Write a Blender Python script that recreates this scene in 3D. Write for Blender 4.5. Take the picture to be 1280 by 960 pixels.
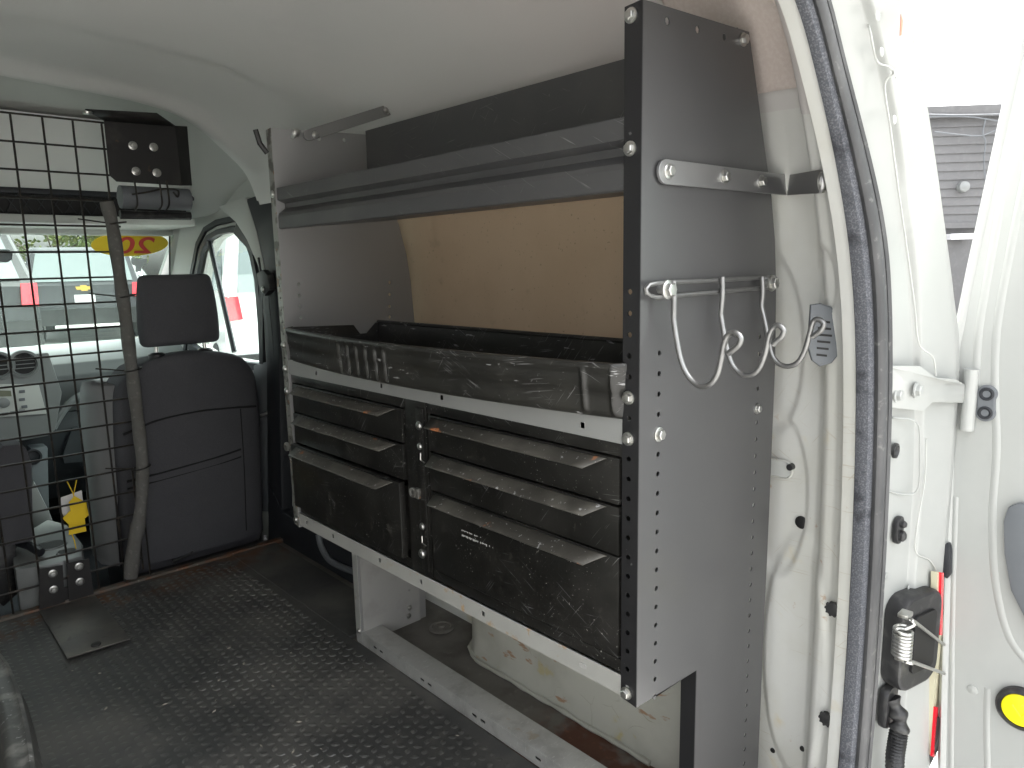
import bpy, bmesh, math, random
from math import radians as R, sin, cos, pi, sqrt, atan2
from mathutils import Vector as V, Matrix
rnd = random.Random(7)
S = bpy.context.scene
C = S.collection
for o in list(bpy.data.objects): bpy.data.objects.remove(o)

# ------------------------------------------------------------------ camera
YAW, PITCH, ROLL, F = .74798985, -.164554536, -.0200370493, 897.4707
CAM = V((0, 0, 1.03))
fw = V((sin(YAW)*cos(PITCH), cos(YAW)*cos(PITCH), sin(PITCH)))
r0 = V((cos(YAW), -sin(YAW), 0)); u0 = r0.cross(fw)
rt = r0*cos(ROLL) + u0*sin(ROLL); up = -r0*sin(ROLL) + u0*cos(ROLL)
cd = bpy.data.cameras.new('camera'); cam = bpy.data.objects.new('camera', cd); C.objects.link(cam)
cam.matrix_world = Matrix(((rt.x, up.x, -fw.x, CAM.x), (rt.y, up.y, -fw.y, CAM.y), (rt.z, up.z, -fw.z, CAM.z), (0, 0, 0, 1)))
cd.sensor_width = 36; cd.lens = 36*F/1280; cd.clip_start = .02; cd.clip_end = 500
S.camera = cam
# ------------------------------------------------------------------ light
w = bpy.data.worlds.new('World'); S.world = w; w.use_nodes = True
nt = w.node_tree; bg = nt.nodes['Background']
sky = nt.nodes.new('ShaderNodeTexSky'); sky.sky_type = 'NISHITA'; sky.sun_disc = False
SUN_EL, SUN_ROT = R(55), R(100)
sky.sun_elevation = SUN_EL; sky.sun_rotation = SUN_ROT; sky.dust_density = 6; sky.air_density = 1; sky.ozone_density = 1
hs = nt.nodes.new('ShaderNodeHueSaturation'); hs.inputs['Saturation'].default_value = .12; hs.inputs['Value'].default_value = 1.0
nt.links.new(sky.outputs[0], hs.inputs['Color']); nt.links.new(hs.outputs[0], bg.inputs[0]); bg.inputs[1].default_value = .15
sl = bpy.data.lights.new('sun', 'SUN'); sun = bpy.data.objects.new('sun', sl); C.objects.link(sun)
sl.energy = .9; sl.angle = R(40); sl.color = (1, .97, .92)
sd = V((sin(SUN_ROT)*cos(SUN_EL), cos(SUN_ROT)*cos(SUN_EL), sin(SUN_EL)))
sun.rotation_euler = sd.to_track_quat('Z', 'Y').to_euler()
S.view_settings.view_transform = 'Standard'; S.view_settings.look = 'None'; S.view_settings.gamma = 1
S.view_settings.exposure = 3.0
S.render.engine = 'CYCLES'
try:
    S.cycles.max_bounces = 12; S.cycles.diffuse_bounces = 6; S.cycles.glossy_bounces = 4
except Exception: pass

def ray(x, y): return rt*((x-640)/F) - up*((y-480)/F) + fw
def aX(x, y, X): r = ray(x, y); return CAM + r*(X/r.x)      # a point of the plane x = X
def aY(x, y, Y): r = ray(x, y); return CAM + r*(Y/r.y)
def aZ(x, y, Z): r = ray(x, y); return CAM + r*((Z-CAM.z)/r.z)

# ------------------------------------------------------------------ materials
MATS = {}
def mat(name, col, rough=.5, metal=0., spec=.5, layers=(), bump=0., bscale=200., bump2=0., b2scale=8., coat=0., emit=None, trans=0., alpha=1.):
    m = bpy.data.materials.new(name); m.use_nodes = True; t = m.node_tree; N = t.nodes; L = t.links
    p = N['Principled BSDF']
    c3 = lambda c: (c[0], c[1], c[2], 1) if not isinstance(c, (int, float)) else (c, c, c, 1)
    p.inputs['Metallic'].default_value = metal; p.inputs['Specular IOR Level'].default_value = spec
    p.inputs['Coat Weight'].default_value = coat; p.inputs['Coat Roughness'].default_value = .08
    p.inputs['Transmission Weight'].default_value = trans
    geo = N.new('ShaderNodeNewGeometry')
    def coords(stretch, rot=(0, 0, 0)):
        mp = N.new('ShaderNodeMapping'); mp.inputs['Scale'].default_value = stretch; mp.inputs['Rotation'].default_value = rot
        L.new(geo.outputs['Position'], mp.inputs[0]); return mp.outputs[0]
    def noise(scale, detail, stretch=(1, 1, 1), rot=(0, 0, 0), dist=0., rg=.55):
        n = N.new('ShaderNodeTexNoise'); n.inputs['Scale'].default_value = scale; n.inputs['Detail'].default_value = detail
        n.inputs['Roughness'].default_value = rg; n.inputs['Distortion'].default_value = dist
        L.new(coords(stretch, rot), n.inputs['Vector']); return n.outputs['Fac']
    def ramp(s, a, b):
        q = N.new('ShaderNodeMapRange'); q.interpolation_type = 'SMOOTHSTEP'
        q.inputs['From Min'].default_value = a; q.inputs['From Max'].default_value = b; L.new(s, q.inputs[0]); return q.outputs[0]
    def math_(op, a, b):
        q = N.new('ShaderNodeMath'); q.operation = op
        for i, v in enumerate((a, b)):
            if isinstance(v, (int, float)): q.inputs[i].default_value = v
            else: L.new(v, q.inputs[i])
        return q.outputs[0]
    cur = None; curv = c3(col); rr = None
    for ly in layers:
        k = ly.get('kind', 'noise')
        if k == 'noise': f = ramp(noise(ly['s'], ly.get('d', 4), ly.get('st', (1, 1, 1)), ly.get('rot', (0, 0, 0)), ly.get('dist', 0)), ly['a'], ly['b'])
        elif k == 'line':
            v = N.new('ShaderNodeTexVoronoi'); v.feature = 'DISTANCE_TO_EDGE'; v.inputs['Scale'].default_value = ly['s']
            mx = N.new('ShaderNodeVectorMath'); mx.operation = 'ADD'
            nn = N.new('ShaderNodeTexNoise'); nn.inputs['Scale'].default_value = ly['s']*.8; nn.inputs['Detail'].default_value = 2
            L.new(geo.outputs['Position'], nn.inputs['Vector'])
            sc = N.new('ShaderNodeVectorMath'); sc.operation = 'SCALE'; sc.inputs['Scale'].default_value = ly.get('w', .12)
            L.new(nn.outputs['Color'], sc.inputs[0]); L.new(coords(ly.get('st', (1, 1, 1)), ly.get('rot', (0, 0, 0))), mx.inputs[0]); L.new(sc.outputs[0], mx.inputs[1]); L.new(mx.outputs[0], v.inputs['Vector'])
            f = ramp(v.outputs['Distance'], ly['b'], ly['a'])
        elif k == 'scr':
            f = None
            for an, sd_ in ((.12, 0), (-.5, 3.7), (.9, 8.1)):
                mp = N.new('ShaderNodeMapping'); mp.inputs['Rotation'].default_value = (an + ly.get('an', 0), 0, 0)
                L.new(geo.outputs['Position'], mp.inputs[0])
                m2 = N.new('ShaderNodeMapping'); m2.inputs['Scale'].default_value = (3, 1, ly.get('thin', 45)); m2.inputs['Location'].default_value = (sd_, sd_*2, sd_)
                L.new(mp.outputs[0], m2.inputs[0])
                n_ = N.new('ShaderNodeTexNoise'); n_.inputs['Scale'].default_value = ly['s']; n_.inputs['Detail'].default_value = 1.5; L.new(m2.outputs[0], n_.inputs['Vector'])
                g_ = ramp(n_.outputs['Fac'], ly['a'], ly['b'])
                g_ = math_('MULTIPLY', g_, ramp(noise(ly.get('ms', 7)+sd_, 2), .5, .6))
                f = g_ if f is None else math_('MAXIMUM', f, g_)
        elif k == 'z':
            sx = N.new('ShaderNodeSeparateXYZ'); L.new(geo.outputs['Position'], sx.inputs[0]); f = ramp(sx.outputs[ly.get('ax', 2)], ly['a'], ly['b'])
        if 'mask' in ly:
            a, b, s = ly['mask']; f = math_('MULTIPLY', f, ramp(noise(s, 3), a, b))
        if 'zr' in ly:
            sx = N.new('ShaderNodeSeparateXYZ'); L.new(geo.outputs['Position'], sx.inputs[0]); f = math_('MULTIPLY', f, ramp(sx.outputs[ly.get('zax', 2)], ly['zr'][0], ly['zr'][1]))
        f = math_('MULTIPLY', f, ly.get('k', 1.))
        mx = N.new('ShaderNodeMix'); mx.data_type = 'RGBA'; L.new(f, mx.inputs[0])
        if cur is None: mx.inputs[6].default_value = curv
        else: L.new(cur, mx.inputs[6])
        mx.inputs[7].default_value = c3(ly['c']); cur = mx.outputs[2]
        if 'r' in ly:
            q = N.new('ShaderNodeMix'); L.new(f, q.inputs[0])
            if rr is None: q.inputs[2].default_value = rough
            else: L.new(rr, q.inputs[2])
            q.inputs[3].default_value = ly['r']; rr = q.outputs[0]
    if cur is None: p.inputs['Base Color'].default_value = curv
    else: L.new(cur, p.inputs['Base Color'])
    if rr is None: p.inputs['Roughness'].default_value = rough
    else: L.new(rr, p.inputs['Roughness'])
    prev = None
    for st, sc_, d_ in ((bump, bscale, .001), (bump2, b2scale, .02)):
        if st:
            b = N.new('ShaderNodeBump'); b.inputs['Strength'].default_value = st; b.inputs['Distance'].default_value = d_
            L.new(noise(sc_, 3), b.inputs['Height'])
            if prev: L.new(prev, b.inputs['Normal'])
            prev = b.outputs[0]
    if prev: L.new(prev, p.inputs['Normal'])
    if emit: p.inputs['Emission Color'].default_value = c3(emit[0]); p.inputs['Emission Strength'].default_value = emit[1]
    MATS[name] = m; return m

def glass(name, tint, rough=0., ref=.08):
    m = bpy.data.materials.new(name); m.use_nodes = True; t = m.node_tree; N = t.nodes; L = t.links
    for n in list(N): N.remove(n)
    o = N.new('ShaderNodeOutputMaterial'); tr = N.new('ShaderNodeBsdfTransparent'); tr.inputs[0].default_value = (*tint, 1)
    g = N.new('ShaderNodeBsdfGlossy'); g.inputs['Roughness'].default_value = .02
    lw = N.new('ShaderNodeLayerWeight'); lw.inputs[0].default_value = .5
    pw_ = N.new('ShaderNodeMath'); pw_.operation = 'POWER'; pw_.inputs[1].default_value = 4; L.new(lw.outputs['Facing'], pw_.inputs[0])
    fr = N.new('ShaderNodeMath'); fr.operation = 'MULTIPLY_ADD'; fr.inputs[1].default_value = .6; fr.inputs[2].default_value = .03; L.new(pw_.outputs[0], fr.inputs[0])
    mx = N.new('ShaderNodeMixShader'); L.new(fr.outputs[0], mx.inputs[0]); L.new(tr.outputs[0], mx.inputs[1]); L.new(g.outputs[0], mx.inputs[2]); L.new(mx.outputs[0], o.inputs[0])
    return m

SCR = dict(kind='line', s=9, a=.0, b=.012, c=.45, k=.6, mask=(.52, .62, 6), st=(1, 1, 2.2), rot=(.3, 0, .2))
m_panel = mat('charcoal_satin_paint', (.098, .098, .099), .30, .5, layers=[dict(s=3, a=.35, b=.75, c=(.118, .118, .117), k=.5)], bump=.06, bscale=500)
m_panel_d = mat('dark_grey_paint', (.075, .075, .077), .38, .3, layers=[dict(s=5, a=.4, b=.7, c=(.10, .10, .097), k=.6), dict(kind='scr', s=12, a=.70, b=.74, c=.3, k=.5), dict(s=70, a=.72, b=.76, c=.4, k=.4, st=(1, 4, 1))], bump=.05, bscale=400)
m_flange = mat('black_flange_paint', (.012, .012, .013), .35, 0, layers=[dict(s=90, a=.7, b=.74, c=.2, k=.4)])
m_far_flange = mat('worn_grey_flange', (.30, .30, .28), .4, .6, layers=[dict(s=28, a=.5, b=.62, c=(.09, .085, .075), k=.8), dict(s=60, a=.62, b=.66, c=(.25, .12, .05), k=.6)])
m_galv = mat('galvanised_steel', (.52, .52, .50), .40, .45, layers=[dict(kind='line', s=60, a=0, b=.06, c=.42, k=.35), dict(s=18, a=.45, b=.7, c=(.36, .355, .34), k=.7), dict(s=60, a=.62, b=.68, c=(.8, .8, .78), k=.4, st=(1, 5, 1)), dict(s=16, a=.66, b=.72, c=(.4, .3, .17), k=.4)], bump=.12, bscale=60)
m_rail = mat('light_grey_painted_rail', (.40, .40, .375), .42, .25, layers=[dict(s=30, a=.57, b=.66, c=(.42, .26, .10), k=.75, r=.8, zr=(1.3, 1.1), zax=1), dict(s=7, a=.4, b=.7, c=(.32, .32, .30), k=.5), dict(kind='line', s=11, a=0, b=.01, c=.3, k=.4, mask=(.55, .62, 9))], bump=.05)
m_rail2 = mat('clean_grey_painted_rail', (.31, .315, .305), .4, .3, layers=[dict(s=6, a=.4, b=.7, c=(.26, .265, .26), k=.5)])
m_strap = mat('zinc_strap', (.33, .33, .33), .36, .85, bump=.05)
m_zinc = mat('bright_zinc', (.50, .50, .48), .32, 1., layers=[dict(s=90, a=.5, b=.7, c=(.35, .34, .3), k=.5)])
m_wirehook = mat('brushed_steel_wire', (.24, .24, .235), .38, .9, layers=[dict(s=60, a=.4, b=.7, c=(.2, .2, .2), k=.6)])
m_drawer = mat('worn_black_drawer_paint', (.007, .0068, .006), .3, .0, .4, layers=[
    dict(s=8, a=.42, b=.72, c=(.017, .016, .014), k=.7, r=.5),
    dict(s=45, a=.60, b=.72, c=(.07, .066, .056), k=.4, r=.6, mask=(.42, .6, 7)),
    dict(s=240, a=.66, b=.70, c=(.4, .39, .36), k=.85, mask=(.4, .65, 9)),
    dict(kind='scr', s=14, a=.68, b=.74, c=.22, k=.6),
    dict(s=26, a=.70, b=.76, c=(.22, .2, .17), k=.35, st=(1, 5, .7))], bump=.12, bscale=250, bump2=.06, b2scale=9)
m_handle = mat('rubbed_drawer_pull', (.05, .047, .04), .42, .1, layers=[
    dict(s=14, a=.4, b=.65, c=(.10, .094, .08), k=.8), dict(s=60, a=.5, b=.72, c=(.05, .047, .04), k=.7),
    dict(s=13, a=.63, b=.68, c=(.42, .15, .05), k=.9, r=.8), dict(s=120, a=.64, b=.68, c=.55, k=.5)], bump=.1, bscale=120)
m_tray = mat('scuffed_black_plastic', (.014, .0137, .012), .36, 0, .5, layers=[
    dict(s=7, a=.4, b=.7, c=(.027, .026, .022), k=.7, r=.46),
    dict(kind='scr', s=13, a=.66, b=.71, c=.36, k=.38, ms=6),
    dict(s=16, a=.66, b=.70, c=.42, k=.65, st=(1, 1.5, 9), rot=(.2, 0, 0)),
    dict(s=160, a=.66, b=.7, c=.3, k=.5, mask=(.45, .6, 8))], bump=.05, bscale=180)
m_mat = mat('dirty_rubber_mat', (.045, .045, .044), .5, 0, .45, layers=[
    dict(s=3.2, a=.42, b=.66, c=(.11, .106, .097), k=.9, r=.6), dict(s=14, a=.5, b=.72, c=(.08, .078, .071), k=.7, r=.55),
    dict(s=60, a=.60, b=.72, c=(.09, .086, .078), k=.3), dict(s=330, a=.70, b=.73, c=(.4, .38, .34), k=.35),
    dict(s=9, a=.42, b=.6, c=(.12, .06, .03), k=.9, r=.85, zr=(2.3, 2.5), zax=1)], bump=.25, bscale=140, bump2=.25, b2scale=5)
m_white = mat('white_body_paint', (.36, .37, .355), .28, 0, .5, layers=[dict(s=3, a=.4, b=.7, c=(.335, .345, .328), k=.6)], coat=.3)
m_wall = mat('stained_white_inner_paint', (.60, .605, .575), .38, 0, .5, layers=[
    dict(s=5, a=.42, b=.68, c=(.55, .55, .50), k=.8), dict(s=9, a=.58, b=.72, c=(.55, .42, .17), k=.5, zr=(.95, .6)),
    dict(s=30, a=.66, b=.72, c=(.33, .17, .06), k=.6, zr=(.95, .5)),
    dict(kind='scr', s=9, a=.68, b=.73, c=(.40, .34, .25), k=.5, ms=5, zr=(.95, .7))], bump=.04, bump2=.04, b2scale=14)
m_arch = mat('dirty_white_arch', (.44, .44, .39), .5, 0, .4, layers=[
    dict(s=6, a=.4, b=.7, c=(.33, .325, .28), k=.8), dict(s=12, a=.60, b=.70, c=(.42, .33, .08), k=.6, zr=(.18, .02)),
    dict(s=22, a=.62, b=.68, c=(.28, .13, .045), k=.75, st=(1, .5, 1.6)), dict(kind='line', s=9, a=0, b=.012, c=(.2, .17, .12), k=.5, mask=(.5, .58, 8))], bump=.15, bscale=70)
m_floor = mat('rusty_floor_pan', (.16, .15, .135), .5, .1, .4, layers=[
    dict(s=8, a=.42, b=.68, c=(.09, .08, .068), k=.8), dict(s=30, a=.6, b=.7, c=(.22, .21, .19), k=.5),
    dict(s=9, a=.38, b=.55, c=(.105, .04, .022), k=.9, r=.9, zr=(1.12, .98), zax=1), dict(s=60, a=.55, b=.7, c=(.19, .085, .05), k=.6, zr=(1.12, .98), zax=1)], bump=.3, bscale=90)
m_liner = mat('grey_headliner', (.61, .605, .585), .55, 0, .35, layers=[dict(kind='z', ax=1, a=1.5, b=.8, c=(.58, .53, .51), k=.8), dict(s=2.0, a=.35, b=.7, c=(.57, .575, .555), k=.6)], bump=.08, bscale=260, bump2=.05, b2scale=3)
m_linerf = mat('beige_headliner_felt', (.56, .49, .45), .95, 0, .1, layers=[dict(s=160, a=.4, b=.65, c=(.62, .56, .52), k=.6)], bump=.5, bscale=320)
m_trim = mat('light_grey_trim_plastic', (.46, .47, .445), .5, 0, .4, bump=.1, bscale=400)
m_dark = mat('dark_trim_plastic', (.02, .022, .026), .48, 0, .4, bump=.2, bscale=300)
m_board = mat('brown_hardboard', (.68, .52, .36), .68, 0, .25, layers=[
    dict(s=4, a=.4, b=.68, c=(.62, .465, .315), k=.8), dict(s=16, a=.62, b=.75, c=(.4, .3, .2), k=.3), dict(s=120, a=.66, b=.7, c=(.2, .14, .09), k=.4)], bump=.08, bscale=300)
m_fabric = mat('charcoal_seat_fabric', (.075, .075, .082), .95, 0, .12, layers=[dict(s=5, a=.4, b=.7, c=(.09, .09, .097), k=.6), dict(s=500, a=.4, b=.6, c=(.11, .11, .118), k=.5)], bump=.5, bscale=700)
m_fabric2 = mat('lighter_seat_bolster', (.2, .205, .205), .85, 0, .2, bump=.4, bscale=600)
m_seat_seam = mat('seat_seam', (.01, .01, .011), .9)
m_dash = mat('pale_dashboard_plastic', (.19, .205, .205), .5, 0, .4, bump=.2, bscale=350)
m_dash2 = mat('slate_dashboard_plastic', (.05, .058, .063), .5, 0, .4, bump=.2, bscale=350)
m_silver = mat('silver_trim_plastic', (.21, .22, .217), .4, .2, .4)
m_felt = mat('fuzzy_weatherstrip', (.085, .09, .10), .95, 0, .1, layers=[dict(s=420, a=.45, b=.65, c=(.2, .2, .215), k=.6), dict(s=20, a=.55, b=.7, c=(.03, .03, .035), k=.7)], bump=.9, bscale=420)
m_rubber = mat('black_rubber_seal', (.05, .051, .053), .5, 0, .4, layers=[dict(s=9, a=.45, b=.7, c=(.12, .12, .12), k=.6, st=(1, 1, .4)), dict(s=60, a=.6, b=.7, c=(.22, .22, .21), k=.4)], bump=.3, bscale=90)
m_black = mat('black_plastic', (.018, .018, .019), .45, 0, .5, layers=[dict(s=40, a=.5, b=.72, c=(.09, .09, .085), k=.5)], bump=.15, bscale=200)
m_blackm = mat('matt_black_steel', (.022, .021, .021), .5, .2, .4, layers=[dict(s=12, a=.5, b=.7, c=(.055, .05, .045), k=.6), dict(s=30, a=.66, b=.7, c=(.12, .07, .04), k=.5)])
m_wire = mat('black_mesh_wire', (.02, .018, .016), .45, .2, .4, layers=[dict(s=30, a=.5, b=.65, c=(.055, .045, .035), k=.7)])
m_foam = mat('grey_foam_sleeve', (.125, .122, .115), .85, 0, .2, layers=[dict(s=14, a=.45, b=.7, c=(.10, .095, .085), k=.8), dict(s=70, a=.55, b=.7, c=(.19, .185, .17), k=.6)], bump=.6, bscale=120)
m_grey = mat('grey_plastic', (.13, .14, .15), .45, 0, .4, bump=.1, bscale=300)
m_yellow = mat('yellow_reflector', (.80, .72, .01), .35, 0, .5)
m_tag = mat('yellow_tag_card', (.85, .58, .01), .6)
m_paper = mat('white_paper', (.7, .7, .72), .7)
m_red = mat('red_lens', (.7, .015, .03), .25, 0, .5, coat=.5)
m_redp = mat('red_print', (.65, .04, .03), .5)
m_clearlens = mat('pale_lens', (.55, .52, .38), .25, 0, .5)
m_chip = mat('rust_chip', (.3, .1, .05), .8)
m_debris = mat('pale_debris', (.34, .31, .26), .8)
m_scuffw = mat('white_scuff', (.42, .42, .4), .7)
m_hole = mat('black_plate_and_hole_shade', (.006, .006, .006), .6)
m_asphalt = mat('worn_concrete_yard', (.32, .315, .30), .85, layers=[dict(s=2, a=.4, b=.7, c=(.19, .185, .175), k=.7), dict(s=80, a=.5, b=.7, c=(.3, .295, .28), k=.5)], bump=.3, bscale=60)
m_carD = mat('dark_grey_car_paint', (.035, .037, .04), .25, .1, coat=.3)
m_carB = mat('black_car_paint', (.015, .016, .017), .3, 0, coat=.3)
m_carW = mat('white_car_paint', (.7, .71, .7), .3, 0, coat=.5)
m_carS = mat('silver_car_paint', (.42, .45, .46), .3, .4, coat=.5)
m_glassd = mat('dark_car_glass', (.16, .19, .19), .08, 0, .8)
m_tyre = mat('tyre_rubber', (.025, .025, .025), .8)
m_gold = mat('gold_emblem', (.7, .48, .1), .35, .4)
m_sidingf = mat('grey_wall_siding', (.12, .12, .122), .7, layers=[dict(s=2, a=.4, b=.7, c=(.10, .10, .102), k=.6), dict(s=12, a=.5, b=.7, c=(.15, .15, .152), k=.4)], bump=.1, bscale=40)
m_bark = mat('bark', (.09, .07, .05), .9, bump=.5, bscale=30)
m_leaf = mat('leaf', (.075, .11, .03), .7, layers=[dict(s=1.5, a=.4, b=.65, c=(.12, .13, .03), k=.8)])
m_skin = mat('beige_tarp', (.5, .42, .33), .7)
g_wind = glass('windscreen_glass', (.80, .86, .83)); g_side = glass('side_glass', (.82, .88, .86))

# ------------------------------------------------------------------ object helpers
WL = {}
def tag(o, label=None, cat=None, group=None, kind=None):
    if label: o['label'] = label
    if cat: o['category'] = cat
    if group: o['group'] = group
    if kind: o['kind'] = kind
    return o
def thing(name, loc, label, cat, group=None):
    o = bpy.data.objects.new(name, None); C.objects.link(o); o.location = loc; WL[o] = V(loc); o.empty_display_size = .05
    return tag(o, label, cat, group)
def bm_(): return bmesh.new()
def finish(me, sharp=35):
    me.shade_smooth()
    try: me.set_sharp_from_angle(angle=R(sharp))
    except Exception: pass
def link(name, me, m, parent=None, loc=None, rot=None, label=None):
    """me holds coordinates about loc (world); returns the object"""
    o = bpy.data.objects.new(name, me); C.objects.link(o)
    if m and not me.materials: me.materials.append(m)
    loc = V(loc) if loc is not None else V((0, 0, 0)); WL[o] = loc.copy()
    if parent: o.parent = parent; o.location = loc - WL[parent]
    else: o.location = loc
    if rot: o.rotation_euler = rot
    if label: o['label'] = label
    return o
def obj(name, bm, m, parent=None, label=None, sharp=35, bevel=0., normals=True):
    """bm holds world coordinates; the origin goes to its lower middle"""
    if bevel:
        bmesh.ops.remove_doubles(bm, verts=bm.verts, dist=1e-5)
        bmesh.ops.bevel(bm, geom=[e for e in bm.edges if len(e.link_faces) == 2 and e.calc_face_angle(0) > .5], offset=bevel, segments=2, profile=.6, affect='EDGES', clamp_overlap=True)
    if normals: bmesh.ops.recalc_face_normals(bm, faces=bm.faces)
    lo = V([min(v.co[i] for v in bm.verts) for i in range(3)]); hi = V([max(v.co[i] for v in bm.verts) for i in range(3)])
    c = V(((lo.x+hi.x)/2, (lo.y+hi.y)/2, lo.z))
    bmesh.ops.translate(bm, verts=bm.verts, vec=-c)
    me = bpy.data.meshes.new(name); bm.to_mesh(me); bm.free(); finish(me, sharp)
    return link(name, me, m, parent, c, label=label)
def box(bm, x0, x1, y0, y1, z0, z1):
    vs = [bm.verts.new((x, y, z)) for x in (x0, x1) for y in (y0, y1) for z in (z0, z1)]
    for f in ((0, 1, 3, 2), (4, 6, 7, 5), (0, 4, 5, 1), (2, 3, 7, 6), (0, 2, 6, 4), (1, 5, 7, 3)): bm.faces.new([vs[i] for i in f])
    return vs
def prism(bm, pts, ext):
    a = [bm.verts.new(V(p)) for p in pts]; b = [bm.verts.new(V(p)+V(ext)) for p in pts]; n = len(a)
    bm.faces.new(a); bm.faces.new(b[::-1])
    for i in range(n): bm.faces.new((a[i], b[i], b[(i+1) % n], a[(i+1) % n]))
def tube(bm, pts, r, n=8, r1=None, flat=1.):
    pts = [V(p) for p in pts]; N = len(pts); rings = []
    nrm = None
    for i, p in enumerate(pts):
        d = (pts[min(i+1, N-1)] - pts[max(i-1, 0)]).normalized()
        if nrm is None:
            a = V((0, 0, 1)) if abs(d.z) < .9 else V((1, 0, 0)); nrm = d.cross(a).normalized()
        else: nrm = (nrm - d*nrm.dot(d)).normalized()
        b = d.cross(nrm); rad = r if not isinstance(r, (list, tuple)) else r[i]
        rings.append([bm.verts.new(p + nrm*cos(2*pi*k/n)*rad + b*sin(2*pi*k/n)*rad*flat) for k in range(n)])
    for i in range(N-1):
        for k in range(n): bm.faces.new((rings[i][k], rings[i][(k+1) % n], rings[i+1][(k+1) % n], rings[i+1][k]))
    bm.faces.new(rings[0][::-1]); bm.faces.new(rings[-1])
def spline(pts, k=6):
    pts = [V(p) for p in pts]; out = []
    P = [pts[0]*2-pts[1]] + pts + [pts[-1]*2-pts[-2]]
    for i in range(1, len(P)-2):
        for j in range(k):
            t = j/k
            out.append(.5*((2*P[i]) + (P[i+1]-P[i-1])*t + (2*P[i-1]-5*P[i]+4*P[i+1]-P[i+2])*t*t + (3*P[i]-P[i-1]-3*P[i+1]+P[i+2])*t**3))
    out.append(pts[-1]); return out
def grid(bm, rows):
    vs = [[bm.verts.new(V(p)) for p in r] for r in rows]
    for i in range(len(vs)-1):
        for j in range(len(vs[0])-1): bm.faces.new((vs[i][j], vs[i][j+1], vs[i+1][j+1], vs[i+1][j]))
    return vs
def lathe(bm, prof, O, axis='z', n=24):
    O = V(O); rings = []
    ax = {'z': lambda r, h, a: V((r*cos(a), r*sin(a), h)), 'y': lambda r, h, a: V((r*cos(a), -h, r*sin(a))), 'x': lambda r, h, a: V((-h, r*cos(a), r*sin(a)))}[axis]
    for r, h in prof: rings.append([bm.verts.new(O + ax(max(r, 1e-5), h, 2*pi*k/n)) for k in range(n)])
    for i in range(len(rings)-1):
        for k in range(n): bm.faces.new((rings[i][k], rings[i][(k+1) % n], rings[i+1][(k+1) % n], rings[i+1][k]))
    bm.faces.new(rings[0]); bm.faces.new(rings[-1])
def circ(c, r, n=8, sx=1., sy=1.): return [(c[0]+r*sx*cos(2*pi*(k+.5)/n), c[1]+r*sy*sin(2*pi*(k+.5)/n)) for k in range(n)]
def rrect(x0, x1, y0, y1, r, n=5):
    o = []
    for cx, cy, a in ((x1-r, y1-r, 0), (x0+r, y1-r, pi/2), (x0+r, y0+r, pi), (x1-r, y0+r, 3*pi/2)):
        for k in range(n+1): t = a + pi/2*k/n; o.append((cx+r*cos(t), cy+r*sin(t)))
    return o
def plate_mesh(name, outline, holes, t, O, U, W, bev=0.):
    """flat sheet with real holes; outline and holes in (u, v) about O"""
    cu = bpy.data.curves.new('tmp', 'CURVE'); cu.dimensions = '2D'; cu.fill_mode = 'BOTH'; cu.extrude = t/2; cu.bevel_depth = bev; cu.bevel_resolution = 1
    for loop in [outline] + list(holes):
        s = cu.splines.new('POLY'); s.points.add(len(loop)-1)
        for i, q in enumerate(loop): s.points[i].co = (q[0], q[1], 0, 1)
        s.use_cyclic_u = True
    ob = bpy.data.objects.new('tmp', cu); me = bpy.data.meshes.new_from_object(ob)
    bpy.data.objects.remove(ob); bpy.data.curves.remove(cu); me.name = name
    U = V(U); W = V(W); N_ = U.cross(W); O = V(O)
    me.transform(Matrix(((U.x, W.x, N_.x, 0), (U.y, W.y, N_.y, 0), (U.z, W.z, N_.z, 0), (0, 0, 0, 1))))
    me.materials.clear(); finish(me, 30); return me
def plate(name, outline, holes, t, O, U, W, m, parent=None, label=None, bev=0.):
    return link(name, plate_mesh(name, outline, holes, t, O, U, W, bev), m, parent, O, label=label)
def plane_pts(fn, px, val): return [fn(x, y, val) for x, y in px]
def sheet(bm, pts, off):   # polygon of world points thickened by off
    prism(bm, pts, off)
NEGX = (0, -pi/2, 0); NEGY = (pi/2, 0, 0); UPZ = (0, 0, 0)
def mk_bolt(r=.0085, hex_=True):
    bm = bm_(); lathe(bm, [(r*1.15, 0), (r*1.15, .0018), (r*.95, .0024)], (0, 0, 0), 'z', 16)
    n = 6 if hex_ else 16
    if hex_: lathe(bm, [(r*.82, .002), (r*.82, .0068), (r*.68, .0078), (r*.3, .0080)], (0, 0, 0), 'z', 6)
    else: lathe(bm, [(r*1.0, .002), (r*.85, .0042), (r*.4, .0056)], (0, 0, 0), 'z', 16)
    bmesh.ops.recalc_face_normals(bm, faces=bm.faces)
    me = bpy.data.meshes.new('bolt'); bm.to_mesh(me); bm.free(); finish(me, 30); me.materials.append(m_zinc); return me
bolt_me = mk_bolt(); rivet_me = mk_bolt(.0075, False); bigscrew_me = mk_bolt(.014, False)
def bolt(p, rot, parent, me=None, name='bolt', s=1.):
    o = link(name, me or bolt_me, None, parent, p, rot); o.scale = (s, s, s); return o

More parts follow.
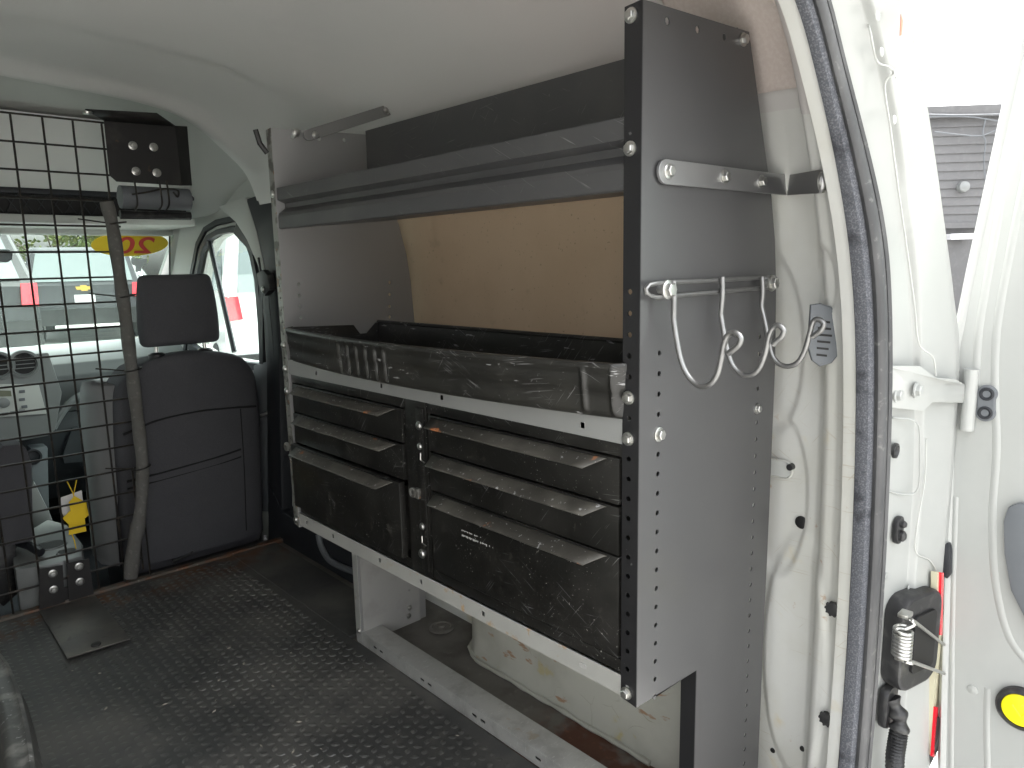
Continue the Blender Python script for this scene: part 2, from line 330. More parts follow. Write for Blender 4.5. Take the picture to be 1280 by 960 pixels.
# ================================================================== SETTING
def sheetz(name, x0, x1, y0, y1, z, m):
    bm = bm_(); grid(bm, [[(x, y, z) for x in (x0, x1)] for y in (y0, y1)]); return tag(obj(name, bm, m), kind='structure')
def gz(y): return -.6 + .42*smooth0(5.5, 10.5, y)
def smooth0(a, b, t): t = max(0, min(1, (t-a)/(b-a))); return t*t*(3-2*t)
bm = bm_(); grid(bm, [[(x, y, gz(y)) for x in (-200, -40, -10, 0, 10, 40, 200)] for y in [-200, -50, 0, 4, 5.5] + [5.75+.25*k for k in range(20)] + [12, 20, 60, 200]])
tag(obj('ground', bm, m_asphalt), kind='structure')

# ================================================================== VAN BODY
van = thing('cargo_van', (.4, 1.8, -.6), 'white cargo van whose open rear shows the load space', 'van')
# rear opening edge (x of the flange by height), shell behind it, outer skin edge
def ray(x, y): return rt*((x-640)/F) - up*((y-480)/F) + fw
_e = [CAM + ray(x, y)*(.431/ray(x, y).y) for x, y in ((1050, 960), (1062, 800), (1067, 700), (1073, 540), (1073, 430), (1069, 345), (1060, 268), (1046, 200), (1029, 150), (1014, 60), (1001, 0))]
_e[7] = CAM + ray(1048, 205)*(.431/ray(1048, 205).y); _e[8] = CAM + ray(1034, 135)*(.431/ray(1034, 135).y)
EDGE = [(1.135, 0, -.1), (1.13, 0, .05)] + [(p.x, 0, p.z) for p in _e] + [(.80, 0, 1.385), (.62, 0, 1.43), (.4, 0, 1.45)]
EDGE = spline(EDGE, 8); print('EDGE', [(round(p[0], 3), round(p[2], 3)) for p in EDGE[::8]])
for _ in range(60): EDGE = [EDGE[0]] + [(EDGE[k-1]+EDGE[k]*2+EDGE[k+1])/4 for k in range(1, len(EDGE)-1)] + [EDGE[-1]]
EDGE = [EDGE[round(k*(len(EDGE)-1)/64)] for k in range(65)]
SHELL = spline([(1.235, 0, -.1), (1.235, 0, .15), (1.232, 0, .40), (1.225, 0, .78), (1.198, 0, 1.03), (1.150, 0, 1.22), (1.075, 0, 1.40), (.85, 0, 1.555), (.4, 0, 1.60)], 8)
def ray(x, y): return rt*((x-640)/F) - up*((y-480)/F) + fw
_o = [CAM + ray(x, y)*(.36/ray(x, y).y) for x, y in ((1194, 470), (1187, 370), (1175, 280), (1164, 205), (1151, 125), (1138, 60), (1122, 0))]
OUTER = spline([(1.345, 0, -.3), (1.352, 0, .05), (1.348, 0, .45)] + [(p.x, 0, p.z) for p in _o[::1]] + [(.84, 0, 1.44), (.62, 0, 1.50), (.4, 0, 1.52)], 8)
OUTER = [OUTER[round(k*(len(OUTER)-1)/(len(EDGE)-1))] for k in range(len(EDGE))]
def zmatch(C_, E_):    # resample C_ so that its heights follow those of E_
    out = []
    for e in E_:
        t = (e.z - E_[0].z)/(E_[-1].z - E_[0].z); zt_ = C_[0].z + t*(C_[-1].z-C_[0].z)
        for a, b in zip(C_, C_[1:]):
            if a.z <= zt_ <= b.z + 1e-9: out.append(a.lerp(b, (zt_-a.z)/max(1e-6, b.z-a.z))); break
        else: out.append(C_[-1].copy())
    return out

SHELL = [SHELL[round(k*(len(SHELL)-1)/(len(EDGE)-1))] for k in range(len(EDGE))]
NP = len(EDGE)
def smooth(a, b, t): t = max(0, min(1, (t-a)/(b-a))); return t*t*(3-2*t)
def shell_pt(i, y, side=1):
    """inner skin of the load space: rolls from the rear flange into the side wall"""
    e, s = EDGE[i], SHELL[i]; hz = smooth(1.1, 1.4, s.z)
    prof = [(.430, 0.), (.452, .02), (.462, .16), (.474, .26), (.490, .31), (.500, .40), (.507, .55), (.514, .72), (.526, .82), (.545, .86), (.57, .90), (.60, .93), (.64, 1.)]
    f = 1.
    for (ya, fa), (yb, fb) in zip(prof, prof[1:]):
        if y <= yb: f = fa + (fb-fa)*max(0, (y-ya)/(yb-ya)); break
    x = e.x + (s.x-e.x)*f; z = e.z + (s.z-e.z)*f
    if y > 2.3: z -= hz*smooth(2.3, 3.4, y)*.0
    # pressed panels of the roof
    if s.z > 1.3:
        xa = abs(s.x-.4); wx = smooth(.66, .50, xa)
        yc = 1.45 + .30*smooth(.25, .68, xa)
        z -= .012*smooth(yc, yc+.035, y)*smooth(.72, .60, xa)
        z += .009*smooth(1.93, 2.02, y)*wx
        z -= .028*math.exp(-((y-2.46)/.06)**2)*smooth(.8, .55, xa)
    return V((.4 + side*(x-.4), y, z))
ys = sorted(set([round(1.40+.02*k, 3) for k in range(0, 56)] + [.430, .436, .444, .452, .457, .462, .468, .474, .482, .490, .50, .512, .521, .530, .536, .543, .551, .560, .58, .60, .64, .68, .74, .80, .86, .92, .96, 1.0, 1.04, 1.1] + [1.1+.06*k for k in range(1, 5)] + [2.54]))
ISPL = next(i for i in range(NP) if SHELL[i].z > 1.262)
def dent(p):
    """relief pressed into the rear part of the right wall: (y, z) of dents"""
    y, z = p.y, p.z; d = 0
    for cy, cz, ry, rz, dep, soft in DENTS:
        q = sqrt(((y-cy)/ry)**2 + ((z-cz)/rz)**2); d += dep*smooth(1+soft, 1-soft, q)
    return d
DENTS = [(.497, .995, .026, .055, .006, .12), (.60, .60, .055, .15, .006, .08), (.545, .30, .075, .24, -.006, .08), (.62, .88, .06, .16, .006, .1)]
for side, nm in ((1, 'right'), (-1, 'left')):
    bm = bm_()
    yy = ys if side < 0 else [.430+.004*k for k in range(0, 60)] + [.68+.04*k for k in range(0, 46)]
    rows = []
    for y in yy:
        row = []
        for i in range(ISPL+1):
            sub = 6 if (side > 0 and y < .7 and i < ISPL) else 1
            for k in range(6 if i < ISPL else 1):
                a = shell_pt(i, y, side); b = shell_pt(min(i+1, NP-1), y, side); p = a.lerp(b, k/6)
                if side > 0 and y < .72: p.x += dent(p)
                row.append(p)
        rows.append(row)
    grid(bm, rows)
    obj('side_wall', bm, m_wall, van, sharp=60)
bm = bm_()
for side in (1, -1):
    grid(bm, [[shell_pt(i, y, side) for i in range(ISPL, NP)] for y in ys])
bmesh.ops.remove_doubles(bm, verts=bm.verts, dist=1e-5)
roof_liner = obj('roof_liner', bm, m_liner, van, sharp=60)
# felt headliner end that wraps over the rear corner
bm = bm_(); vs = {}
def felt_ok(y, z): return z > 1.265 - .9*(max(0, y-.60))**1.0*0 + .0 + (.19*max(0, (.53-y)/.09))**1
for side in (1,):
    yy2 = [.455+.01*k for k in range(0, 56)]
    P = [[shell_pt(i, y, side) for i in range(NP-6)] for y in yy2]
    yy2 = [y for y in yy2 if y < .745]
    for a in range(len(yy2)-1):
        for i in range(NP-7):
            q = [P[a][i], P[a][i+1], P[a+1][i+1], P[a+1][i]]
            if all(felt_ok(v.y, v.z) and v.x > .72 for v in q):
                fs = []
                for key, v in zip(((a, i), (a, i+1), (a+1, i+1), (a+1, i)), q):
                    if key not in vs: vs[key] = bm.verts.new(v + V((-.007, 0, -.004)))
                    fs.append(vs[key])
                bm.faces.new(fs)
fe = obj('headliner_corner', bm, m_linerf, van, sharp=60)
sm = fe.modifiers.new('s', 'SMOOTH'); sm.iterations = 6
so = fe.modifiers.new('t', 'SOLIDIFY'); so.thickness = .006; so.offset = 0
for side in (1, -1):    # grey lining over the forward part of the side walls
    bm = bm_(); grid(bm, [[shell_pt(i, 1.67+.05*k, side) - V((side*.004, 0, 0)) for i in range(NP) if .5 < SHELL[i].z < 1.29] for k in range(0, 18)])
    obj('side_lining', bm, m_liner, van, sharp=60)
# D pillar jamb (right) facing the rear, outer skin
bm = bm_()
def jamb_pt(i, t):
    e, o = EDGE[i], OUTER[i]
    x = e.x + .022 + (o.x - e.x - .022)*t; z = e.z + (o.z-e.z)*t
    y = .412 - .052*t - .010*smooth(.50, .54, t + .06*math.exp(-((e.z-1.05)/.05)**2) - .12*smooth(.95, .85, e.z)*0) + .012*smooth(.06, 0, t)
    if t >= .985: y += .004
    return V((x, y, z))
TT = [0, .03, .06, .12, .2, .3, .4, .46, .49, .50, .51, .52, .53, .54, .56, .6, .7, .8, .9, .96, .985, 1.0]
grid(bm, [[jamb_pt(i, t) for i in range(NP)] for t in TT])
obj('rear_pillar', bm, m_white, van, sharp=50)
bm = bm_()
grid(bm, [[V((.4-(p.x-.4), p.y, p.z)) for p in [jamb_pt(i, t) for i in range(NP)]] for t in (0, .3, .5, .54, .8, 1.)])
obj('rear_pillar', bm, m_white, van, sharp=50)
for side in (1, -1):
    bm = bm_()
    yo = [.364, .368, .38, .40, .43, .46, .50, .56, .7, 1.2, 1.8, 2.4]
    def out_pt(i, y):
        o = OUTER[i]; h_ = SHELL[i]; k = smooth(.372, .56, y)
        q = V((h_.x + .075*smooth(1.60, 1.30, h_.z), y, h_.z + .07*smooth(.9, 1.5, h_.z)))
        x = o.x + (q.x-o.x)*k; z = o.z + (q.z-o.z)*k
        return V((.4+side*(x-.4), y, z))
    grid(bm, [[out_pt(i, y) for i in range(NP)] for y in yo])
    if side > 0: obj('outer_skin', bm, m_white, van, sharp=50)
    else: obj('outer_skin', bm, m_white, van, sharp=50)
# flange lip, fuzzy strip, bulb seal following the opening
def along(dx, y, rng=range(NP)): return [V((EDGE[i].x+dx, y, EDGE[i].z)) for i in rng]
def strip(name, prof, m, label=None, mirror=False):
    bm = bm_(); n = len(prof)
    rings = []
    for i in range(NP):
        a = EDGE[max(i-1, 0)]; b = EDGE[min(i+1, NP-1)]; d = (b-a).normalized(); nx = V((d.z, 0, -d.x))   # outward normal in the xz plane
        kk = 1-.30*smooth(1.0, 1.3, EDGE[i].z); rings.append([EDGE[i] + nx*px_*kk + V((0, .431+(py_-.431)*kk if py_ < .431 else py_, 0)) for px_, py_ in prof])
    if mirror: rings = [[V((.8-v.x, v.y, v.z)) for v in r] for r in rings]
    vs = [[bm.verts.new(v) for v in r] for r in rings]
    for i in range(NP-1):
        for k in range(n): bm.faces.new((vs[i][k], vs[i][(k+1) % n], vs[i+1][(k+1) % n], vs[i+1][k]))
    return obj(name, bm, m, van, label, sharp=40)
for mi in (False, True):
    strip('door_flange', [(-.002, .452), (-.006, .440), (-.006, .431), (.004, .431), (.004, .452)], m_wall, mirror=mi)
    strip('weatherstrip', [(-.008, .431), (-.016, .427), (-.019, .418), (-.017, .409), (-.010, .405), (.002, .405), (.006, .431)], m_felt, mirror=mi)
    strip('door_seal', [(-.006, .4045)] + [(.004+.0135*cos(a), .398+.0075*sin(a)) for a in [pi-.5+.45*k for k in range(0, 10)]] + [(.012, .4045)], m_rubber, mirror=mi)
    strip('seal_lip', [(.016, .392), (.021, .389), (.026, .395), (.026, .410), (.017, .410)], m_rubber, mirror=mi)

# floor pan and wheel arches
bm = bm_()
box(bm, -.44, 1.25, .41, 2.56, -.03, -.004)
obj('floor_pan', bm, m_floor, van)
bm = bm_(); box(bm, -.40, 1.2, .38, .43, -.03, .004); obj('rear_sill', bm, m_galv, van, bevel=.004)
bm = bm_(); box(bm, -.55, 1.34, .33, .40, -.40, -.035); obj('rear_bumper', bm, m_black, van, bevel=.02)
def arch(side):
    bm = bm_(); rows = []
    nseg = 26
    prof = [(0, 1.0), (.004, .55), (.012, .25), (.028, .09), (.05, .02), (.09, 0), (.16, 0)]   # (dx from the inner face, unused)
    ya, yb, H = .72, 1.445, .40
    # plan outline of the inner face with rounded far and near corners, swept up then over the top
    plan = [(1.25, ya-.06)] + [(1.128+.07*(1-sin(a)), ya-.06+.07*(1-cos(a))+0) for a in [k*pi/2/6 for k in range(0, 7)]]
    plan = []
    for k in range(0, 9): a = pi/2*k/8; plan.append((1.215-.09*sin(a), yb - .0 + .085*(cos(a)-1) + .0))
    for k in range(1, 12): plan.append((1.125, yb-.085 - (yb-.085-ya-.08)*k/11))
    for k in range(1, 9): a = pi/2*k/8; plan.append((1.125+.09*(1-cos(a)), ya+.08-.085*sin(a)))
    for k in range(0, 15):
        t = k/14; z = H*min(1, t*1.18) if t < .85 else H + .03*sin((t-.85)/.15*pi/2)
        inset = 0 if t < .7 else .09*((t-.7)/.3)**2
        foot = -.012*smooth(.08, 0, t)
        row = []
        for j, (x, y) in enumerate(plan):
            xx = x + inset + foot; yy_ = y + (-inset*.6 if y > 1.1 else inset*.6)
            if 8 < j < 20: xx += .004*smooth(1.24, 1.235, yy_)*smooth(1.12, 1.125, yy_)*smooth(.12, .14, z)*0
            xx -= .005*math.exp(-((z-.31)/.012)**2)*0
            row.append(V((.4+side*(min(xx, 1.25)-.4), yy_, -.006+z)))
        rows.append(row)
    grid(bm, rows); return obj('wheel_arch', bm, m_arch, van, sharp=50)
arch(1); arch(-1)
# seam sealant bead at the arch foot
bm = bm_(); tube(bm, [(1.112, y, .002+.0012*sin(y*37)) for y in [.8+.02*k for k in range(0, 29)]] + [(1.12, 1.385, .004), (1.14, 1.42, .004), (1.18, 1.445, .004)], [.006+.0012*sin(k*1.7) for k in range(32)], 6)
obj('seam_sealant', bm, m_arch, van)
for q in ((550, 785), (558, 772)):
    pass
bm = bm_(); lathe(bm, [(.036, 0), (.036, .003), (.028, .006), (.026, .003), (.008, .003), (.008, .009), (.003, .010)], aZ(552, 785, 0), 'z', 24); obj('floor_anchor', bm, m_floor, van)

# brown hardboard wall lining seen between the shelves, fixed to the right wall
bm = bm_(); prof_ = [(1.186, .44), (1.184, .90), (1.176, 1.08), (1.160, 1.155), (1.128, 1.255)]
for d in (0,): grid(bm, [[V((x, y, z)) for y in (.66, .9, 1.2, 1.5, 1.9)] for x, z in prof_])
wbd = obj('wall_board', bm, m_board, van); md = wbd.modifiers.new('t', 'SOLIDIFY'); md.thickness = .004

# vent grille, plugs, screws and holes on the rear of the right wall
def wallx(y, z):
    best = min(range(NP), key=lambda i: abs(shell_pt(i, y).z - z)); return shell_pt(best, y).x
def aW(px, py, off=0.):
    r = ray(px, py)
    for k in range(0, 1400):
        y = .300 + k*.0005
        if y < .431: continue
        q = CAM + r*(y/r.y)
        i = min(range(NP), key=lambda i: abs(shell_pt(i, y).z - q.z)); w_ = shell_pt(i, y).x
        if q.x >= w_ + dent(V((0, y, q.z))): return q - r.normalized()*off
    return aX(px, py, 1.15)
gv = aW(1033, 420, .004)
pts = [(-.019, .060), (-.008, .062), (.006, .055), (.020, .03), (.026, .0), (.022, -.028), (.010, -.05), (-.004, -.056), (-.014, -.045), (-.020, -.02)]
g = plate('air_vent', [(u*1.12, v_*.80) for u, v_ in pts], [], .004, gv + V((-.008, 0, 0)), V((.66, -.75, 0)), (0, 0, 1), m_grey, van, bev=.0025)
for k in range(6):
    bm = bm_(); z = .026-.0105*k; U = V((.66, -.75, 0)); N_ = V((-.75, -.66, 0)).normalized()
    p = gv + V((-.008, 0, 0)) + N_*.0050 + V((0, 0, z)); a = p - U*(.012); b = p + U*(.010-.002*abs(k-2))
    prism(bm, [a, b+V((0, 0, -.002)), b+V((0, 0, -.0052)), a+V((0, 0, -.0032))], N_*.0006); obj('vent_slot', bm, m_hole, g)
def wall_disc(px, py, X, r, m, name, h=.004, prof=None, axis='x', n=20):
    p = aW(px, py, .002); bm = bm_(); lathe(bm, prof or [(r, -.004), (r, h), (r*.85, h+.001), (r*.3, h+.001)], p, axis, n); return obj(name, bm, m, van)
# slot recess with stud, round hole, small holes
p = aW(978, 586, .004); bm = bm_()
ringp = rrect(-.032, .020, -.016, .016, .0155, 6)
loops = []
for s, d in ((1.12, .0), (1.0, .003), (.93, .0)): loops.append([p + V((-.002-d, -u*s, v_*s)) for u, v_ in ringp])
grid(bm, [l+[l[0]] for l in loops]); obj('slot_recess', bm, m_wall, van)
plate('slot_floor', [(u*.93, v_*.93) for u, v_ in ringp], [], .001, p+V((-.0025, 0, 0)), (0, -1, 0), (0, 0, 1), m_trim, van)
wall_disc(990, 583, 1.174, .006, m_black, 'stud', .010)
wall_disc(1002, 653, 1.158, .0118, m_hole, 'access_hole', .0008, [(.0118, -.004), (.0118, .0015), (.011, .002), (.002, .002)])
for q in ((1003, 936), (966, 938)): wall_disc(*q, 1.155, .005, m_hole, 'small_hole', .001)
for q in ((1043, 760), (1035, 897)):
    p = aW(*q, .003); bm = bm_(); lathe(bm, [(.010, -.01), (.010, .004), (.012, .005), (.012, .008), (.008, .009)], p, 'x', 10)
    for a in range(10): t = 2*pi*a/10; box(bm, p.x-.009, p.x-.003, p.y+.0115*cos(t)-.0015, p.y+.0115*cos(t)+.0015, p.z+.0115*sin(t)-.0015, p.z+.0115*sin(t)+.0015)
    tag(obj('trim_clip', bm, m_black, van), 'black ribbed clip on the pillar flange')

# ---- jamb furniture (right pillar)
def jy(p):   # put a point found on the image ray onto the slanted jamb: y as a function of x at this height
    return p
def aJ(px, py, off=0.):
    r = ray(px, py); best = None
    for k in range(0, 400):
        y = .30 + k*.0005; q = CAM + r*(y/r.y)
        i = min(range(NP), key=lambda i: abs(EDGE[i].z - q.z)); e, o = EDGE[i], OUTER[i]
        t = (q.x - e.x - .022)/(o.x - e.x - .022); yj = .412-.052*max(0, min(1, t)) - .010*smooth(.50, .54, t)
        if best is None or abs(yj-y) < best[0]: best = (abs(yj-y), q.copy(), V((q.x, yj, q.z)))
    return CAM + (best[1]-CAM) + V((0, -off, 0))
hp = [aJ(x, y, 0) for x, y in ((1102, 457), (1144, 457), (1165, 472), (1188, 473), (1200, 480), (1200, 503), (1160, 502), (1148, 513), (1100, 508))]
hinge = thing('tmp_empty', (0, 0, 0), None, None); bpy.data.objects.remove(hinge)
bm = bm_(); prism(bm, [q+V((0, -.001, 0)) for q in hp], (0, -.006, 0)); hg = obj('door_hinge', bm, m_white, van, bevel=.0012)
for q, s in (((1138, 487), 1.2), ((1114, 493), 1.2)): o = bolt(aJ(*q, .007), NEGY, hg, s=s, name='hinge_bolt'); 
wb = bolt_me.copy(); wb.materials.clear(); wb.materials.append(m_white)
for ch in [o for o in C.objects if o.parent == hg]: ch.data = wb
bm = bm_(); p = aJ(1203, 470, .012); tube(bm, [p+V((.003, 0, .012)), p+V((.003, 0, -.09))], .011, 14); obj('hinge_knuckle', bm, m_white, hg)
bm = bm_(); p = aJ(1117, 563, .001); lathe(bm, [(.0125, 0), (.012, .004), (.009, .005), (.006, .001), (.003, .001)], p, 'y', 20); obj('rubber_grommet', bm, m_black, van)
p = aJ(1122, 662, .001); sw = plate('door_switch', rrect(-.013, .013, -.022, .022, .012), [], .006, p, (1, 0, 0), (0, 0, 1), m_black, van, bev=.001)
for dz, r in ((.011, .006), (-.009, .009)):
    bm = bm_(); lathe(bm, [(r, 0), (r, .006), (r*.6, .009), (.001, .009)], p+V((0, -.003, dz)), 'y', 14); obj('switch_button', bm, m_chip if dz > 0 and False else m_black, sw)
# relief bead and small pressings on the jamb
bm = bm_(); tube(bm, spline([aJ(*q, .0) for q in ((1116, 522), (1146, 528), (1150, 560), (1148, 610), (1130, 618), (1104, 612))], 5), .0014, 6); obj('pressed_bead', bm, m_white, van)
bm = bm_(); tube(bm, spline([aJ(*q, .0) for q in ((1078, 0), (1088, 40), (1096, 76), (1112, 84), (1116, 92), (1106, 108), (1113, 160), (1122, 230), (1132, 300), (1143, 380), (1149, 430), (1166, 446), (1170, 470))], 6), .0012, 6); obj('panel_seam', bm, m_trim, van)
bm = bm_(); tube(bm, spline([aJ(*q, .0) for q in ((1158, 548), (1156, 600), (1146, 660), (1145, 690), (1162, 700), (1170, 712))], 6), .0012, 6); obj('panel_seam', bm, m_trim, van)
for q in ((1097, 20), (1102, 65), (1120, 92), (1118, 150), (1150, 505), (1108, 720), (1136, 735)):
    bm = bm_(); lathe(bm, [(.006, 0), (.005, .001), (.001, .0014)], aJ(*q, .0), 'y', 12); obj('spot_weld', bm, m_white, van)
bm = bm_(); p = aJ(1126, 32, .0); prism(bm, [p+V((-.003, 0, .012)), p+V((.004, 0, .006)), p+V((.003, 0, -.010)), p+V((-.002, 0, -.012))], (0, -.0006, 0)); obj('paint_chip', bm, m_chip, van, 'rusty paint chip high on the rear pillar')
# door check: rubber housing, spring, two arms
pc = aJ(1127, 793, .004)
U = V((.97, -.22, 0)).normalized()
dc = plate('door_check', rrect(-.052, .052, -.078, .078, .028, 6), [], .022, pc+V((.004, -.010, 0)), U, (0, 0, 1), m_black, van, bev=.006)
plate('check_plate', rrect(-.030, .030, -.050, .050, .008, 4), [], .006, pc+V((.002, -.028, .0)), U, (0, 0, 1), m_hole, dc, bev=.001)
bm = bm_(); hz = []
c0 = aY(1128, 803, pc.y-.045)
for k in range(0, 97): a = 2*pi*k/12; hz.append(c0 + V((.0125*cos(a), .0125*sin(a), .022-.044*k/96)))
tube(bm, hz, .0023, 6); obj('coil_spring', bm, m_zinc, dc)
bm = bm_(); tube(bm, spline([c0+V((-.008, -.004, .026)), c0+V((0, -.014, .034)), c0+V((.015, -.008, .032)), aX(1180, 806, 1.335)], 6), .0028, 8); obj('check_arm', bm, m_zinc, dc)
bm = bm_(); tube(bm, spline([c0+V((-.008, -.008, -.024)), c0+V((.004, -.014, -.030)), c0+V((.02, -.01, -.036)), aX(1180, 842, 1.335)], 6), .0028, 8); obj('check_arm', bm, m_zinc, dc)
for dz in (.034, -.036):
    bm = bm_(); p = c0+V((.022, .004, dz)); box(bm, p.x-.010, p.x+.012, p.y-.006, p.y+.010, p.z-.003, p.z+.004); obj('check_bracket', bm, m_zinc, dc, bevel=.002)
# wiring grommet and ribbed conduit
pw = aJ(1102, 878, .002)
bm = bm_(); o_ = rrect(-.024, .026, -.036, .036, .014, 5)
prism(bm, [pw+V((u, 0, v_)) for u, v_ in o_], (0, -.016, 0)); cg = obj('cable_grommet', bm, m_black, van, bevel=.005)
pl = spline([pw+V((-.006, -.014, .018)), pw+V((-.008, -.03, -.012)), pw+V((-.016, -.032, -.04)), pw+V((-.016, -.03, -.08)), pw+V((-.0, -.03, -.14)), pw+V((.04, -.035, -.2)), pw+V((.12, -.05, -.23))], 14)
bm = bm_(); tube(bm, pl, [(.015 if i % 2 else .0115) if i > 22 else .013+.003*cos(i*.6) for i in range(len(pl))], 12); obj('wiring_conduit', bm, m_black, cg, sharp=70)
# tail lamp on the outer corner
bm = bm_(); tl = [aY(x, y, .345) for x, y in ((1164, 712), (1173, 712), (1163, 800), (1159, 900), (1156, 960), (1148, 960), (1150, 900), (1156, 800))]
prism(bm, [aY(x, y, .350) for x, y in ((1172, 716), (1180, 716), (1178, 800), (1171, 944), (1164, 944), (1170, 800))], (0, .01, 0)); tlo = obj('tail_lamp', bm, m_clearlens, van)
bm = bm_(); prism(bm, [aY(x, y, .346) for x, y in ((1177, 716), (1180, 716), (1178, 794), (1175, 794))], (0, .004, 0)); obj('red_strip', bm, m_red, tlo)
bm = bm_(); prism(bm, [aY(x, y, .346) for x, y in ((1170, 884), (1173, 884), (1170, 946), (1166, 946))], (0, .004, 0)); obj('red_strip', bm, m_red, tlo)

# ---- open rear door
XD = 1.345
edge_px = [(1291, 0), (1283, 25), (1262, 120), (1238, 230), (1214, 340), (1196, 430), (1190, 470), (1187, 600), (1183, 760), (1180, 860), (1178, 960)]
E = [aX(x, y, XD) for x, y in edge_px]
E = [V((XD, .20, 1.42))] + E + [V((XD, E[-1].y, -.05))]
E = [V((XD, p.y, p.z)) for p in E]
outl = [(p.y, p.z) for p in E] + [(-.25, -.05), (-.25, 1.42)]
win = rrect(-.20, .165, .86, 1.36, .05, 4)
win = [(u if u < .1 else u - .0 - max(0, v_-.9)*.20, v_) for u, v_ in win]
door = plate('rear_door', [(-u, v_) for u, v_ in outl], [[(-u, v_) for u, v_ in win]], .03, (XD+.02, 0, 0), (0, -1, 0), (0, 0, 1), m_white, van, 'open rear door with white painted inner face', bev=.005)
bm = bm_()    # edge return, turned toward the pillar
rows = [[p + V((dx, dy, 0)) for p in E] for dx, dy in ((.004, -.008), (-.004, -.004), (-.006, .002), (.0, .008), (.02, .012), (.045, .010))]
grid(bm, rows); obj('door_edge', bm, m_white, door, sharp=50)
def dd(px, py, off=0.): return aX(px, py, XD-off)
# pressed creases of the inner face
for pl_, r in ((((1254, 250), (1240, 330), (1228, 400), (1224, 440), (1222, 480)), .004), (((1290, 190), (1268, 300), (1250, 400), (1246, 470), (1248, 560), (1243, 640), (1246, 720), (1262, 790), (1290, 830)), .004), (((1196, 620), (1192, 760), (1190, 960)), .0022), (((1236, 858), (1235, 900), (1236, 965)), .003)):
    r *= 3.2; bm = bm_(); tube(bm, spline([dd(x, y, -r+.0014) for x, y in pl_], 6), r, 28); obj('pressed_crease', bm, m_white, door, sharp=80)
bm = bm_(); lathe(bm, [(.009, -.002), (.008, .0015), (.001, .003)], dd(1216, 862, 0), 'x', 14); obj('door_dimple', bm, m_white, door)
pg = dd(1233, 504, .003)
pts = []
for a in range(0, 360, 15):
    t = R(a); x = .0125*cos(t); y = .0125*sin(t) + (.0165 if sin(t) > 0 else -.0165)
    pts.append((x, y))
pts2 = [(.0125*cos(R(a)), .0155+.0125*sin(R(a))) for a in range(-35, 216, 12)] + [(.0125*cos(R(a)), -.0155+.0125*sin(R(a))) for a in range(145, 396, 12)]
plg = plate('door_plug', pts2, [], .004, pg, (0, -1, 0), (0, 0, 1), m_grey, door, bev=.002)
for dz in (.0155, -.0155):
    bm = bm_(); lathe(bm, [(.0115, .002), (.0105, .0055), (.0085, .0062), (.0070, .0042), (.002, .0035)], pg+V((0, 0, dz)), 'x', 20); obj('plug_cup', bm, m_dark, plg)
bm = bm_(); q = [dd(x, y, .001) for x, y in ((1256, 650), (1262, 632), (1275, 627), (1300, 630), (1300, 800), (1285, 775), (1265, 735), (1257, 690))]
prism(bm, q, (-.012, 0, 0)); obj('pull_handle', bm, m_grey, door, bevel=.005)
pr = dd(1277, 886, .004)
ph = thing('tmp2', (0, 0, 0), None, None); bpy.data.objects.remove(ph)
bm = bm_(); lathe(bm, [(.0365, -.006), (.0365, .004), (.033, .008), (.0285, .009), (.0275, .004), (.02, .004)], pr, 'x', 36); rf = obj('round_handle', bm, m_black, door)
bm = bm_(); lathe(bm, [(.027, .003), (.027, .0075), (.024, .0085), (.001, .0085)], pr, 'x', 36); obj('yellow_disc', bm, m_yellow, rf)
bm = bm_(); tube(bm, [pr+V((-.0088, .012, .006)), pr+V((-.0088, -.002, -.010)), pr+V((-.0088, -.012, .004)), pr+V((-.0088, -.002, .012))], .0016, 6); obj('embossed_mark', bm, m_yellow, rf)
bm = bm_(); q = [aX(x, y, XD-.012) for x, y in ((1171, 682), (1186, 679), (1188, 690), (1188, 718), (1184, 724), (1172, 716))]
prism(bm, q, (.018, 0, 0)); obj('rubber_stop', bm, m_dark, door, bevel=.002)
bm = bm_(); tube(bm, spline([aX(x, y, XD+.004) for x, y in ((1176, 895), (1172, 920), (1160, 945), (1150, 965))], 5), .009, 10); obj('cable_boot', bm, m_black, door)
gp = plate('door_glass', win, [], .004, (XD+.02, 0, 0), (0, 1, 0), (0, 0, 1), g_side, door)

# ---- cab: floor, side panel with window, roof, A pillar, windscreen
bm = bm_(); box(bm, -.45, 1.25, 2.56, 4.4, -.25, -.20); obj('cab_floor', bm, m_dark, van)
bm = bm_(); box(bm, -.44, 1.24, 2.545, 2.60, -.22, -.006); obj('floor_step', bm, m_black, van)
bm = bm_(); box(bm, -.40, 1.14, 2.525, 2.552, -.004, .012); obj('edge_trim', bm, mat('rusty_edge_trim', (.10, .085, .07), .6, .2, layers=[dict(s=20, a=.45, b=.6, c=(.16, .07, .035), k=.8), dict(s=50, a=.6, b=.7, c=(.3, .28, .25), k=.6)]), van, bevel=.004)
winpx = [(262, 300), (274, 293), (290, 290), (300, 291), (307, 297), (315, 320), (321, 350), (325, 400), (328, 455), (300, 452), (262, 445), (240, 430), (243, 400), (248, 345), (254, 315)]
WX = 1.16
wp = [aX(x, y, WX) for x, y in winpx]
wz = [(p.y, p.z) for p in wp]
sidehole = [(-u, v_) for u, v_ in wz]
